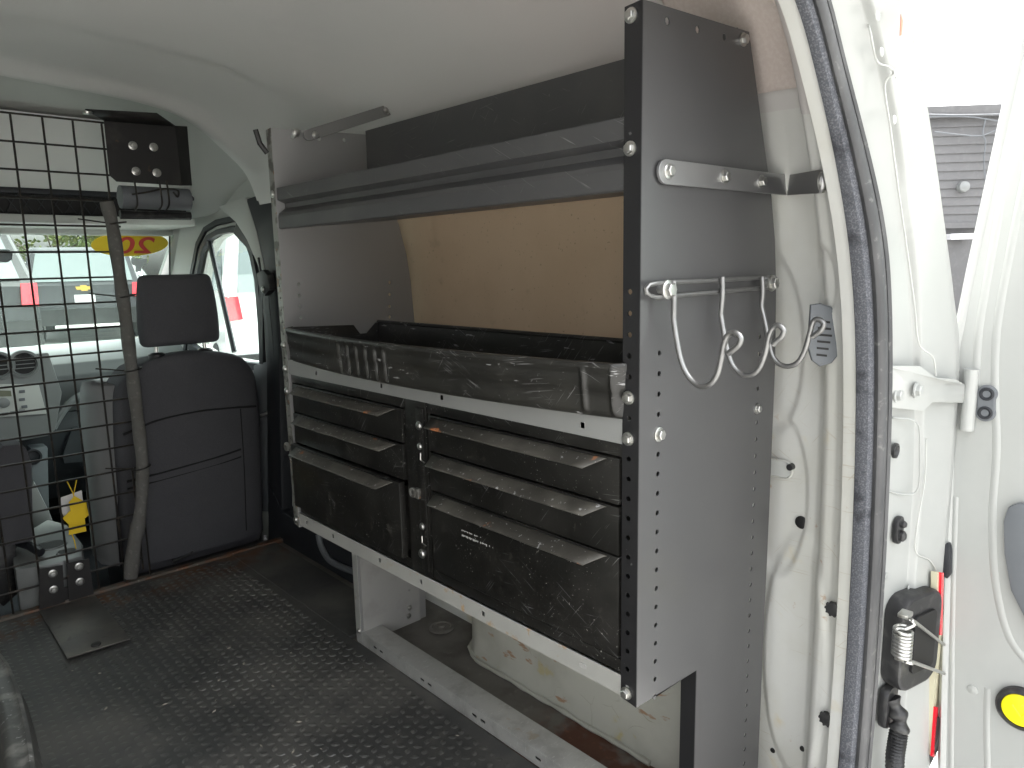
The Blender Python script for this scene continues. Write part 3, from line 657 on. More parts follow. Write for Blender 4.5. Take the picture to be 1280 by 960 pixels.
for sx in (1, -1):
    X0 = .4 + sx*(WX+.04-.4)
    plate('cab_side', [(-2.30, -.25), (-4.35, -.25), (-4.35, .64), (-3.62, 1.18), (-3.3, 1.40), (-2.30, 1.40)], [sidehole], .04, (X0, 0, 0), (0, -1, 0), (0, 0, 1), m_trim, van)
    fr = [(.0+u, v_) for u, v_ in wz]
    cy = sum(u for u, v_ in wz)/len(wz); cz = sum(v_ for u, v_ in wz)/len(wz)
    def ring(s, x): return [V((.4+sx*(x-.4), cy+(u-cy)*s, cz+(v_-cz)*s)) for u, v_ in wz]
    for nm, s0, s1, x0, m in (('window_seal', .985, 1.10, WX-.004, m_dark), ('frame_trim', 1.10, 1.17, WX+.006, m_white), ('door_gasket', 1.17, 1.28, WX-.002, m_dark)):
        bm = bm_(); a = ring(s0, x0+.01); b = ring(s0+.01, x0-.006); c = ring(s1-.01, x0-.006); d = ring(s1, x0+.012)
        grid(bm, [l+[l[0]] for l in (a, b, c, d)]); obj(nm, bm, m, van, sharp=30)
    plate('side_window', [(u, v_) for u, v_ in wz], [], .004, (.4+sx*(WX+.03-.4), 0, 0), (0, 1, 0), (0, 0, 1), g_side, van)
bm = bm_(); a = aX(262, 302, WX); b = aX(293, 440, WX); tube(bm, [a, b], .014, 8, flat=.7); obj('window_divider', bm, m_dark, van)
# cab roof and header
bm = bm_()
def cabroof(y):
    z = 1.60 - .32*smooth(2.62, 3.55, y)
    return [V((x, y, z - .22*(1-.85*smooth(2.9, 3.45, y))*smooth(.55, .80, abs(x-.4)) - .02*abs(x-.4))) for x in [-.40+.05*k for k in range(0, 33)]]
grid(bm, [cabroof(2.5+.05*k) for k in range(0, 22)]); obj('cab_headliner', bm, m_trim, van, sharp=60)
bm = bm_(); grid(bm, [[V((v.x, v.y, v.z+.05)) for v in cabroof(2.35+.1*k)] for k in range(0, 14)]); obj('cab_roof', bm, m_white, van, sharp=60)
WT, WB = 3.50, 4.22
zt = aY(100, 293, WT).z; zb = .66
A0 = aY(212, 293, WT)
bm = bm_(); prism(bm, [(-.35, WT, zt), (A0.x+.02, WT, zt), (1.16, WB, zb), (-.38, WB, zb)], (0, .004, .004)); ws = obj('windscreen', bm, g_wind, van)
bm = bm_(); box(bm, -.44, 1.24, 4.22, 4.30, -.25, .655); obj('firewall', bm, m_dark, van)
# header above the windscreen and the overhead shelf
p1 = aY(0, 278, WT-.02).z
bm = bm_(); box(bm, -.38, 1.14, WT-.06, WT+.02, zt-.004, zt+.16); obj('windscreen_header', bm, m_trim, van, bevel=.015)
YS = 3.05
z0, z1 = aY(60, 268, YS).z, aY(60, 243, YS).z
xr = aY(238, 262, YS).x
bm = bm_(); box(bm, -.36, xr+.02, YS+.01, WT-.06, z0-.03, z0); sh = obj('overhead_shelf', bm, m_trim, van, bevel=.006)
bm = bm_(); box(bm, -.36, xr, YS+.05, YS+.055, z0, z1+.02); obj('shelf_shade_sheet', bm, m_hole, sh)  # black sheet stands in for the shade inside the shelf
bm = bm_(); box(bm, -.36, xr+.02, YS, YS+.05, z1, z1+.02); obj('shelf_lip', bm, m_dark, sh, bevel=.005)
for k in range(26):
    for s in (0, 1):
        bm = bm_(); x = -.30 + .045*k; tube(bm, [(x + (.04 if s else 0), YS+.03, z0+.005), (x + (0 if s else .04), YS+.03, z1)], .0016, 5); 
        if x < xr-.05: obj('net_cord', bm, m_dark, sh)
        else: bm.free()
bm = bm_(); grid(bm, [[V((x, YS+.0+.1*t*0 + (-.25*t), z1+.02 + (1.52-z1)*t)) for x in (-.36, .5, xr+.02, 1.0, 1.10, 1.2)] for t in (0, .15, .3, .5, .7, .85, 1.)]); obj('rear_headliner_drop', bm, m_liner, van, sharp=60)
bm = bm_(); q = [aY(x, y, WT-.065) for x, y in ((0, 274), (22, 275), (21, 279), (0, 279))]; prism(bm, q, (0, .002, 0)); obj('airbag_sticker', bm, m_tag, van, 'yellow sticker on the windscreen header')
# A pillar trim
bm = bm_(); q = [aY(212.5, 286, 3.50), aY(250, 280, 3.42), aY(262, 360, 3.55), aY(262, 445, 3.75), aY(214, 445, 3.98), aY(212.5, 360, 3.70)]
prism(bm, q, (.02, .03, 0)); obj('windscreen_pillar', bm, m_trim, van, bevel=.008)
bm = bm_(); tube(bm, [aY(212, 290, 3.495), aY(212.3, 360, 3.69), aY(213.5, 440, 3.96)], .004, 6); obj('pillar_gasket', bm, m_dark, van)
bm = bm_(); tube(bm, [aY(228, 318, 3.52), aY(230, 350, 3.6)], .012, 8); obj('grab_handle', bm, m_trim, van)
bm = bm_(); tube(bm, [(-A0.x-.045+.8, WT-.02, zt+.1), (-A0.x-.05+.8, WT, zt), (-.37, 3.86, .93), (-.38, 4.2, .66)], .045, 10); obj('windscreen_pillar', bm, m_trim, van)
# sticker with 20 on the glass (reads from outside), inspection label
def on_glass(px, py, d=-.006):
    n = V((0, WB-WT, zb-zt)).normalized(); nn = V((0, -n.z, n.y)); O = V((0, WT, zt)); r = ray(px, py)
    t = (O-CAM).dot(nn)/r.dot(nn); return CAM + r*t + (nn if nn.y < 0 else -nn)*(-d)
gU = (on_glass(212, 305)-on_glass(115, 305)).normalized(); gW = V((0, -(WB-WT), zt-zb)).normalized()
gw = (on_glass(212, 303)-on_glass(116, 303)).length/2
dg = plate('price_sticker', [(gw*cos(t), .085*sin(t)) for t in [2*pi*k/40 for k in range(40)]], [], .001, on_glass(163, 304), gU, gW, m_tag, van, 'yellow oval sticker with mirrored red digits on the windscreen')
cu = bpy.data.curves.new('digits', 'FONT'); cu.body = '20'; cu.size = .16; cu.align_x = 'CENTER'; cu.align_y = 'CENTER'; cu.extrude = .0004; cu.offset = .002
ob = bpy.data.objects.new('d', cu); me = bpy.data.meshes.new_from_object(ob); bpy.data.objects.remove(ob)
nn = (-gU).cross(gW)
me.transform(Matrix(((-gU.x, gW.x, nn.x, 0), (-gU.y, gW.y, nn.y, 0), (-gU.z, gW.z, nn.z, 0), (0, 0, 0, 1)))); me.materials.clear()
link('digits', me, m_redp, dg, on_glass(168, 306, -.009))
bm = bm_(); q = [on_glass(x, y, -.008) for x, y in ((163, 321), (184, 322), (183, 328), (177, 331), (175, 338), (169, 338), (169, 331), (164, 328))]; prism(bm, q, (0, .001, 0)); obj('inspection_label', bm, m_paper, van, 'small torn label under the yellow oval sticker')
# mirror
bm = bm_(); q = [aY(x, y, 3.45) for x, y in ((-18, 311), (12, 311.5), (16, 317), (16, 324), (10, 328), (-20, 329))]; prism(bm, q, (0, .02, 0)); obj('rear_view_mirror', bm, mat('mirror_face', (.35, .38, .4), .2, .6), van, bevel=.003)
bm = bm_(); tube(bm, spline([aY(x, y, 3.5) for x, y in ((103, 278), (100, 290), (96, 297))], 4), .003, 6); obj('mirror_cable', bm, m_dark, van)
# dashboard
dash = thing('dashboard', (.4, 3.6, .2), 'pale grey dashboard with round vents and radio beyond the mesh', 'dashboard')
prof = [(4.25, .66), (4.1, .69), (3.85, .70), (3.62, .685), (3.54, .65), (3.52, .60), (3.54, .54), (3.60, .47), (3.62, .43), (4.25, .43)]
bm = bm_(); prism(bm, [(-.38, y, z) for y, z in prof], (1.56, 0, 0)); obj('dash_top', bm, m_dash, dash, bevel=.006)
prof = [(4.2, .43), (3.60, .43), (3.57, .36), (3.60, .22), (3.74, .02), (4.2, .02)]
bm = bm_(); prism(bm, [(-.36, y, z) for y, z in prof], (1.52, 0, 0)); obj('dash_lower', bm, m_dash2, dash, bevel=.01)
YC = 3.47
def dq(*px_): return [aY(x, y, YC) for x, y in px_]
bm = bm_(); a = aY(68, 440, YC); b = aY(60, 545, YC); prism(bm, [(.08, YC, a.z), (a.x-.02, YC, a.z), (a.x+.01, YC, (a.z+b.z)/2), (b.x+.03, YC, b.z+.02), (b.x, YC, b.z), (.08, YC, b.z-.02)], (0, .12, 0)); obj('centre_stack', bm, m_silver, dash, bevel=.008)
for q in ((30, 455), (-2, 457)):
    p = aY(*q, YC); bm = bm_(); lathe(bm, [(.058, 0), (.056, .008), (.046, .010), (.042, .0), (.041, -.0)], p+V((0, .001, 0)), 'y', 28); vt = obj('air_vent', bm, m_silver, dash)
    bm = bm_(); lathe(bm, [(.0405, .0), (.040, .0015), (.001, .0015)], p, 'y', 28); obj('vent_opening', bm, m_hole, vt)
    for k in (-1, 0, 1):
        bm = bm_(); box(bm, p.x-.036, p.x+.036, p.y-.006, p.y-.002, p.z+.016*k-.0015, p.z+.016*k+.0015); obj('vent_vane', bm, m_silver, vt)
q = dq((-40, 480), (48, 480), (58, 517), (-36, 524)); bm = bm_(); prism(bm, q, (0, -.008, 0)); rad = obj('radio', bm, m_trim, dash, bevel=.004)
q = [v+V((0, -.009, 0)) for v in dq((-30, 487), (13, 488), (14, 495), (-28, 496))]; bm = bm_(); prism(bm, q, (0, -.001, 0)); obj('radio_display', bm, mat('dull_display', (.12, .13, .08), .3), rad)
bm = bm_(); lathe(bm, [(.021, 0), (.020, .012), (.016, .014), (.001, .014)], aY(4, 503, YC)+V((0, -.008, 0)), 'y', 20); obj('radio_knob', bm, m_silver, rad)
for k, (x, y) in enumerate(((27, 489), (27, 499), (30, 508), (6, 517), (16, 515), (27, 513))):
    p = aY(x, y, YC)+V((0, -.008, 0)); bm = bm_(); box(bm, p.x-.010, p.x+.010, p.y-.004, p.y, p.z-.006, p.z+.006); obj('radio_button', bm, m_silver if k > 2 else m_grey, rad, bevel=.001)
bm = bm_(); tube(bm, spline([aY(x, y, 3.5) for x, y in ((66, 535), (78, 515), (92, 500), (112, 490), (126, 488))], 6), .016, 8); obj('dash_sweep', bm, m_dash, dash)
# glovebox outline, outlet panel
bm = bm_(); q = [aY(x, y, 3.56) for x, y in ((90, 535), (140, 528), (140, 575), (80, 580), (78, 570))]; prism(bm, q, (0, .03, 0)); obj('glovebox_door', bm, m_dash2, dash, bevel=.006)
q = [aY(x, y, 3.50) for x, y in ((38, 560), (60, 558), (62, 640), (40, 640))]; bm = bm_(); prism(bm, q, (0, .1, 0)); op = obj('outlet_panel', bm, mat('mid_dash_plastic', (.14, .16, .17), .5), dash, bevel=.01)
bm = bm_(); lathe(bm, [(.034, 0), (.033, .006), (.026, .007), (.022, .0), (.012, .002)], aY(41, 571, 3.50), 'y', 22); obj('power_outlet', bm, m_dark, op)
# centre console with cup holders
con = thing('centre_console', (.42, 3.0, -.2), 'light grey centre console with cup holders between the front seats', 'console')
ZC = .13
cc = [aZ(x, y, ZC) for x, y in ((14, 690), (40, 660), (60, 648), (84, 655), (103, 678), (104, 694), (60, 706), (18, 712))]
cu1, cu2 = aZ(64, 682, ZC), aZ(84, 690, ZC)
bm = bm_(); prism(bm, [(p.x, p.y, ZC) for p in cc], (0, 0, -.33)); obj('console_body', bm, m_silver, con, bevel=.012)
for p, r in ((cu1, .042), (cu2, .026)):
    bm = bm_(); lathe(bm, [(r+.006, 0), (r+.005, .004), (r, .004), (r*.96, .0012), (.002, .0012)], (p.x, p.y, ZC), 'z', 26); h_ = obj('cup_holder', bm, m_silver, con)
    bm = bm_(); lathe(bm, [(r*.95, .0013), (r*.94, .002), (.002, .002)], (p.x, p.y, ZC), 'z', 26); obj('cup_well', bm, m_hole, h_)
p = aZ(38, 686, ZC+.02); bm = bm_(); tube(bm, [(p.x-.04, p.y+.12, ZC+.03), (p.x, p.y, ZC+.03), (p.x+.02, p.y-.05, ZC+.015)], .014, 10); obj('hand_brake', bm, m_dark, con)
bm = bm_(); q = [aY(x, y, 3.3) for x, y in ((42, 600), (62, 640), (70, 660), (40, 660), (32, 640))]; prism(bm, q, (0, .2, 0)); obj('console_riser', bm, m_silver, con, bevel=.01)

# ---- B pillar trim, door trim, belt (right)
XB = 1.135
bm = bm_(); q = [aX(x, y, XB) for x, y in ((290, 300-8), (302, 250), (345, 235), (352, 640), (372, 700), (338, 690), (334, 640), (332, 460), (331, 345), (316, 320))]
prism(bm, q, (.05, 0, 0)); obj('centre_pillar_trim', bm, m_dark, van, bevel=.012)
bm = bm_(); q = [aX(x, y, XB-.004) for x, y in ((272, 258), (306, 246), (320, 290), (332, 345), (334, 380), (326, 342), (308, 300), (294, 278))]
prism(bm, q, (.05, 0, 0)); obj('pillar_cover', bm, m_trim, van, bevel=.008)
bm = bm_(); q = [aX(x, y, 1.145) for x, y in ((316, 456), (333, 452), (338, 640), (322, 640))]
prism(bm, q, (.05, 0, 0)); obj('door_trim', bm, m_grey, van, bevel=.01)
bm = bm_(); q = [aX(x, y, 1.13) for x, y in ((334, 600), (352, 640), (440, 690), (446, 770), (400, 740), (350, 712), (334, 680))]
prism(bm, q, (.08, 0, 0)); obj('lower_side_trim', bm, m_dark, van, bevel=.015)
bm = bm_(); tube(bm, spline([aX(x, y, 1.12) for x, y in ((398, 668), (402, 684), (412, 700), (430, 710), (448, 716))], 5), .011, 8); obj('door_weather_seal', bm, m_grey, van)
belt = thing('seat_belt', aX(328, 350, XB-.03), 'black seat belt hanging from the pillar beside the passenger seat', 'seat belt')
def strap_mesh(pts, w, dirn, t=.0015):
    bm = bm_(); d = V(dirn); grid(bm, [[p+d*(w/2) for p in pts], [p-d*(w/2) for p in pts]]); 
    return bm
for nm, px_ in (('webbing', ((327, 352), (326, 372), (326, 410), (326, 455))), ('webbing', ((332, 352), (334, 380), (338, 420), (340, 455)))):
    P_ = [aX(x, y, XB-.02) for x, y in px_]; bm = bm_(); prism(bm, [p+V((0, .016, 0)) for p in P_] + [p-V((0, .016, 0)) for p in P_[::-1]], (.0015, 0, 0)); obj(nm, bm, m_dark, belt)
bm = bm_(); q = [aX(x, y, XB-.035) for x, y in ((320, 342), (328, 337), (334, 344), (337, 362), (330, 370), (323, 358))]; prism(bm, q, (.025, 0, 0)); obj('belt_guide', bm, m_black, belt, bevel=.004)
bolt(aX(329, 362, XB-.037), NEGX, belt, rivet_me, 'guide_bolt', 1.3)
bm = bm_(); tube(bm, [aX(323, 322, XB-.02), aX(326, 340, XB-.02)], .004, 6); obj('guide_slot', bm, m_black, belt)
bm = bm_(); q = aX(332, 676, 1.12); tube(bm, [q+V((0, 0, .022)), q-V((0, 0, .022))], [.006, .010], 8); obj('belt_anchor_cap', bm, m_paper, belt)

# ================================================================== SEATS
def seat(x0, x1, name, label, yb=2.60):
    t = thing(name, ((x0+x1)/2, 2.9, -.2), label, 'seat', None)
    cx, hw = (x0+x1)/2, (x1-x0)/2
    # backrest: loft of closed loops up the back
    rows = []; nz = 22
    ztop = .745
    for i in range(nz+1):
        s = i/nz; z = .0 + ztop*s
        yc = yb + .075*(1-s)**1.2     # lean
        wdt = hw*(1.0 - .0*s) * (1 if s < .62 else 1-.06*((s-.62)/.38)); cr = 0
        if s > .80: k = (s-.80)/.20; wdt *= sqrt(max(.02, 1-.45*k**3.0)); 
        th = .13*(1 if s < .85 else 1-.4*((s-.85)/.15)**2)
        loop = []
        for a in range(40):
            an = 2*pi*a/40; ca, sa = cos(an), sin(an)
            px_ = abs(ca)**.38*(1 if ca > 0 else -1)*wdt; py_ = abs(sa)**.55*(1 if sa > 0 else -1)
            yv = yc + th*.55 - py_*(-1)*0
            yv = yc + (th/2)*(1+py_)
            if py_ > .2: yv += .10*(abs(px_)/wdt)**4    # side bolsters toward the front
            if py_ < 0: yv -= .012*(1-(px_/wdt)**2)
            zz = z - (.055*(abs(px_)/hw)**3.2 if s > .8 else 0)*((s-.8)/.2 if s > .8 else 0)
            loop.append(V((cx+px_, yv, zz)))
        rows.append(loop)
    bm = bm_(); vs = grid(bm, [l+[l[0]] for l in rows]); bmesh.ops.remove_doubles(bm, verts=bm.verts, dist=1e-6)
    top = rows[-1]; c = bm.verts.new(V((cx, rows[-1][0].y, ztop+.012))); bm.verts.ensure_lookup_table()
    bedges = [e for e in bm.edges if e.is_boundary and (e.verts[0].co.z+e.verts[1].co.z)/2 > .5]
    for e in bedges: bm.faces.new((e.verts[0], e.verts[1], c))
    o = obj('backrest', bm, m_fabric, t, sharp=180)
    ss = o.modifiers.new('s', 'SUBSURF'); ss.levels = 1; ss.render_levels = 1
    # side bolster facing, lighter
    bm = bm_(); rr_ = []
    for i in range(0, nz-1):
        l = rows[i]; z = l[0].z; xx = cx-hw*1.0 if True else 0
        w_ = max(abs(v.x-cx) for v in l)
        rr_.append([V((cx-w_-.012, yb+.075*(1-i/nz)**1.2+.055, z)), V((cx-w_-.055, yb+.075*(1-i/nz)**1.2+.12, z)), V((cx-w_-.055, yb+.075*(1-i/nz)**1.2+.25, z)), V((cx-w_+.03, yb+.30+.075*(1-i/nz)**1.2, z)), V((cx-w_+.06, yb+.1+.075*(1-i/nz)**1.2, z))])
    grid(bm, rr_); bmesh.ops.holes_fill(bm, edges=bm.edges)
    o = obj('side_bolster', bm, m_fabric2, t, 'lighter grey side bolster of the backrest', sharp=180)
    # seams on the rear
    def back(u, s):
        i = s*nz; a = int(i); z = ztop*s; wdt = max(abs(v.x-cx) for v in rows[min(a, nz)]); y = min(v.y for v in rows[min(a, nz)] if abs(v.x-cx) < wdt*.6) 
        y2 = min(v.y for v in rows[min(a+1, nz)] if abs(v.x-cx) < wdt*.6)
        return V((cx+u*hw, y+(y2-y)*(i-a)+.004+.010*u*u, z))
    for pp, r in ((((-.93, .66), (-.5, .705), (0, .72), (.4, .715), (.88, .70)), .0045), (((-.93, .435), (-.3, .455), (.3, .475), (.62, .49)), .0045), (((-.93, .40), (-.3, .418), (.3, .436), (.62, .45)), .0035), (((.64, .70), (.66, .4), (.66, .04)), .0025)):
        bm = bm_(); tube(bm, spline([back(*q) for q in pp], 8), r, 6); obj('seam', bm, m_seat_seam, t)
    bm = bm_(); box(bm, cx-hw*.98, cx+hw*.98, yb+.10, yb+.62, -.05, .13); obj('seat_cushion', bm, m_fabric, t, bevel=.04)
    bm = bm_(); box(bm, cx-hw*.9, cx+hw*.9, yb+.05, yb+.5, -.22, -.04); obj('seat_base', bm, m_black, t, bevel=.01)
    # headrest
    hz0, hz1 = .775, 1.02; hh = .132
    rows2 = []
    for i in range(13):
        s = i/12; z = hz0+(hz1-hz0)*s; k = sin(pi*min(1, max(.0, .06+.88*s)))**.28; wd = hh*(1.05-.12*s)*(.84+.16*k)
        th = .05*k
        rows2.append([V((cx-.012+abs(cos(2*pi*a/32))**.42*(1 if cos(2*pi*a/32) > 0 else -1)*wd, yb+.055+.0+abs(sin(2*pi*a/32))**.6*(1 if sin(2*pi*a/32) > 0 else -1)*th, z)) for a in range(32)])
    bm = bm_(); grid(bm, [l+[l[0]] for l in rows2]); bmesh.ops.remove_doubles(bm, verts=bm.verts, dist=1e-6)
    bmesh.ops.holes_fill(bm, edges=bm.edges)
    bmesh.ops.bevel(bm, geom=[e for e in bm.edges if e.calc_face_angle(0) > .9], offset=.016, segments=3, profile=.5, affect='EDGES')
    hr = obj('headrest', bm, m_fabric, t, sharp=180)
    for dx in (-.082, .082):
        bm = bm_(); tube(bm, [(cx+dx-.012, yb+.06, .72), (cx+dx-.012, yb+.06, .80)], .007, 10); obj('headrest_post', bm, m_zinc, t)
        bm = bm_(); lathe(bm, [(.028, -.008), (.027, .006), (.018, .012), (.008, .012)], (cx+dx-.012, yb+.06, .742), 'z', 18); obj('post_collar', bm, m_black, t)
    return t
ps = seat(.625, 1.135, 'passenger_seat', 'dark grey fabric passenger seat beside the wire mesh partition')
bm = bm_(); p = aY(332, 517, 2.60); tube(bm, [p+V((-.02, 0, -.004)), p+V((.006, 0, .0)), p+V((.014, 0, .012))], .006, 8); obj('recline_lever', bm, m_zinc, ps)
bm = bm_(); p0, p1_ = aY(216, 702, 2.66), aY(240, 692, 2.66); tube(bm, [p0+V((0, 0, .008)), p0, p1_, p1_+V((0, 0, .008))], .005, 6); obj('map_loop', bm, m_black, ps)
ds = seat(-.36, .12, 'driver_seat', 'dark grey driver seat with raised armrest behind the left mesh', yb=2.62)
for ch in [c for c in ds.children]: pass
q = [aY(x, y, 2.70) for x, y in ((0, 562), (4, 557), (24, 555), (33, 560), (40, 580), (42, 676), (6, 684), (-6, 640))]
bm = bm_(); prism(bm, q, (0, .13, 0)); obj('armrest', bm, m_fabric, ds, bevel=.012)
bm = bm_(); q = [aY(x, y, 2.72) for x, y in ((-10, 684), (20, 680), (26, 740), (4, 760), (-14, 740))]; prism(bm, q, (0, .15, 0)); obj('armrest_bracket', bm, m_black, ds, bevel=.01)

# ================================================================== MESH PARTITION
YP = 2.54
part = thing('mesh_partition', (.35, YP, 0), 'black welded wire mesh partition behind the front seats', 'partition')
cx_ = [aY(x, 141, YP).x for x in (12.6, 52, 89.4, 125.7)]
sp = (cx_[3]-cx_[0])/3; xcols = [cx_[3]-sp*k for k in range(0, 14)]
rowz = [aY(0, y, YP).z for y in (140, 776)]; nr = 19; dzr = (rowz[0]-rowz[1])/nr
xl = xcols[-1]; 
WR = .0033
me_h = {}
def hwire(z, x0, x1, y):
    bm = bm_(); tube(bm, [(x0, y, z), ((x0+x1)/2, y+.001, z+rnd.uniform(-.001, .001)), (x1, y, z)], WR, 6); obj('wire', bm, m_wire, part)
for k in range(nr+1):
    z = rowz[0]-dzr*k
    xr_ = aY(131, 150, YP).x if k < 4 else (aY(150+(k-4)*2.9, 280+(k-4)*33, YP).x)
    if k > 13: xr_ = aY(178, 700, YP).x
    hwire(z, xl, xr_, YP-.003)
for k, x in enumerate(xcols):
    zt_ = rowz[0]; zb_ = rowz[1]-.012 if k else aY(150, 480, YP).z
    if k == 0: zb_ = rowz[1]+.01
    bm = bm_(); tube(bm, [(x, YP+.003, zt_), (x+rnd.uniform(-.002, .002), YP+.003, (zt_+zb_)/2), (x, YP+.003, zb_)], WR, 6); obj('wire', bm, m_wire, part)
xe = aY(178, 700, YP).x; bm = bm_(); tube(bm, [(xe, YP+.003, rowz[1]+.035), (xe, YP+.003, aY(172, 585, YP).z)], WR, 6); obj('wire', bm, m_wire, part)
tp = spline([aY(x, y, YP-.028) for x, y in ((133, 252), (141, 285), (149, 340), (156, 390), (162, 440), (168, 490), (174, 540), (178, 585), (176, 635), (168, 680), (163, 722))], 6)
bm = bm_(); tube(bm, tp, [.0190+.0012*sin(i*.9)+(.003 if i > 50 else 0) for i in range(len(tp))], 14); obj('edge_sleeve', bm, m_foam, part, 'grey foam sleeve on the free edge of the mesh', sharp=80)
for q in ((146, 279, -22), (158, 370, -12), (166, 462, -14), (177, 584, -14)):
    c = aY(q[0], q[1], YP-.028)
    bm = bm_(); tube(bm, [c+V((.026*cos(t), .026*sin(t), .004*cos(t))) for t in [2*pi*k/16 for k in range(17)]], .0028, 6); obj('wire_tie', bm, m_wire, part)
    bm = bm_(); tube(bm, [c+V((-.024, .0, .0)), c+V((-.10, .026, .012))], .0025, 6); obj('wire_tie', bm, m_wire, part)
# upper mounting plate
YQ = YP-.02
P4 = [aY(x, y, YQ) for x, y in ((130, 150), (219, 157), (227, 232), (146, 227), (137, 219))]
bm = bm_(); prism(bm, P4, (0, .004, 0)); up_ = obj('mounting_plate', bm, m_blackm, part)
bm = bm_(); q = [aY(x, y, YQ) for x, y in ((219, 157), (227, 232))]; prism(bm, [q[0], q[1], aY(240, 232, YQ+.03), aY(234, 158, YQ+.03)], (0, .003, 0)); obj('plate_flange', bm, m_blackm, up_)
bm = bm_(); a, b = aY(130, 150, YQ), aY(219, 157, YQ); grid(bm, [[a, b], [aY(106, 136, YQ-.08), aY(196, 141, YQ-.08)]]); f_ = obj('ceiling_flange', bm, m_blackm, up_); sf = f_.modifiers.new('t', 'SOLIDIFY'); sf.thickness = .003
bm = bm_(); a = aY(109, 140, YQ-.09); lathe(bm, [(.014, 0), (.012, -.006), (.005, -.008)], a, 'z', 14); obj('ceiling_screw', bm, m_zinc, up_)
for q in ((166, 182), (192, 184), (170, 214), (196, 216)): bolt(aY(*q, YQ), NEGY, up_, s=1.35)
# rolled visor tucked below the plate
bm = bm_(); a, b = aY(150, 246, YQ+.03), aY(236, 250, YQ+.03); tube(bm, [a, b], .036, 12, flat=1.0); vz = obj('padded_bar', bm, m_grey, part, 'grey padded bar under the upper mounting plate', sharp=60)
bm = bm_(); a, b = aY(150, 268, YQ+.06), aY(238, 270, YQ+.06); tube(bm, [a, b], .014, 8); obj('painted_bar_shade', bm, m_black, part)  # black tube stands in for the shade under the padded bar
for xq in (168, 208, 199):
    a = aY(xq, 226, YQ-.012); bm = bm_(); tube(bm, spline([a, a+V((.0, -.006, -.03)), a+V((.002, .0, -.075)), a+V((.004, .05, -.09))], 4), .0028, 6); obj('wire_tie', bm, m_wire, part)
bm = bm_(); tube(bm, spline([aY(x, y, YQ-.01) for x, y in ((165, 243), (185, 240), (205, 236), (222, 238), (222, 246), (216, 240))], 5), .0032, 6); obj('wire_tie', bm, m_wire, part)
# lower bracket: upright with bolts and foot plate on the mat
YL = YP-.012
bm = bm_(); q = [aY(x, y, YL) for x, y in ((49, 711), (78, 706), (81, 752), (49, 762))]; prism(bm, q, (0, -.003, 0)); lb = obj('foot_bracket', bm, m_blackm, part)
bm = bm_(); q = [aY(x, y, YL) for x, y in ((83, 704), (111, 698), (117, 742), (86, 751))]; prism(bm, q, (0, -.003, 0)); obj('bracket_plate', bm, m_blackm, lb)
bm = bm_(); q = [aY(x, y, YL+.004) for x, y in ((49, 740), (115, 728), (118, 744), (49, 764))]; prism(bm, q, (0, .003, 0)); obj('bracket_plate', bm, m_blackm, lb)
for q in ((66, 717), (99, 708), (67, 737), (100, 727)): bolt(aY(*q, YL-.003), NEGY, lb, s=1.3)
fp = [aZ(x, y, .012) for x, y in ((49, 763), (119, 744), (163, 798), (84, 822))]
bm = bm_(); prism(bm, fp, (0, 0, -.004)); obj('foot_plate', bm, mat('worn_grey_plate', (.075, .072, .067), .42, .2, layers=[dict(s=9, a=.4, b=.65, c=(.13, .12, .105), k=.8), dict(s=40, a=.6, b=.7, c=(.035, .03, .027), k=.7)], bump=.15, bscale=80), lb, bevel=.001)
bm = bm_(); lathe(bm, [(.013, .0), (.012, .004), (.004, .005)], aZ(120, 806, .012), 'z', 14); obj('plate_bolt', bm, m_blackm, lb)
# yellow tag with string
tg = thing('paper_tag', aY(93, 650, 2.58), 'yellow paper tag on a yellow string beside the passenger seat', 'tag')
bm = bm_(); q = [aY(x, y, 2.575) for x, y in ((93, 620), (108, 628), (111, 644), (106, 648), (108, 664), (86, 669), (86, 656), (78, 648), (88, 638), (86, 628))]; prism(bm, q, (0, .0012, 0)); obj('card', bm, m_tag, tg)
bm = bm_(); tube(bm, [aY(x, y, 2.575) for x, y in ((92, 618), (83, 600), (96, 599), (92, 618), (93, 624))], .0016, 5); obj('string', bm, m_tag, tg)
bm = bm_(); tube(bm, [aY(x, y, 2.572) for x, y in ((90, 668), (93, 676), (95, 686))], .0016, 5); obj('string', bm, m_tag, tg)
bm = bm_(); q = [aY(x, y, 2.60) for x, y in ((76, 622), (102, 613), (106, 640), (82, 650), (77, 640))]; prism(bm, q, (0, .0012, 0)); tg2 = obj('paper_tag', bm, m_paper); tag(tg2, 'white paper tag behind the yellow one', 'tag')

# ================================================================== RUBBER MAT
mt = thing('rubber_mat', (.3, 1.5, 0), 'black rubber floor mat with raised treads and dust', 'floor mat')
def mz(x, y): return .0035*sin(x*7+1)*sin(y*4.1) + .0025*sin(x*15+y*9) - .002
bm = bm_(); nx, ny = 44, 72; X0, X1, Y0_, Y1_ = -.42, .934, .44, 2.53
rows = [[V((X0+(X1-X0)*i/nx, Y0_+(Y1_-Y0_)*j/ny, .004+mz(X0+(X1-X0)*i/nx, Y0_+(Y1_-Y0_)*j/ny)*(1 if 0 < i < nx and 0 < j < ny else 0))) for i in range(nx+1)] for j in range(ny+1)]
grid(bm, rows)
vv = [[(X0+.01, Y0_)]]
mm = obj('mat_sheet', bm, m_mat, mt, sharp=180)
bm = bm_(); box(bm, .934, 1.10, 1.70, 2.53, -.003, .006); obj('mat_corner', bm, m_mat, mt)
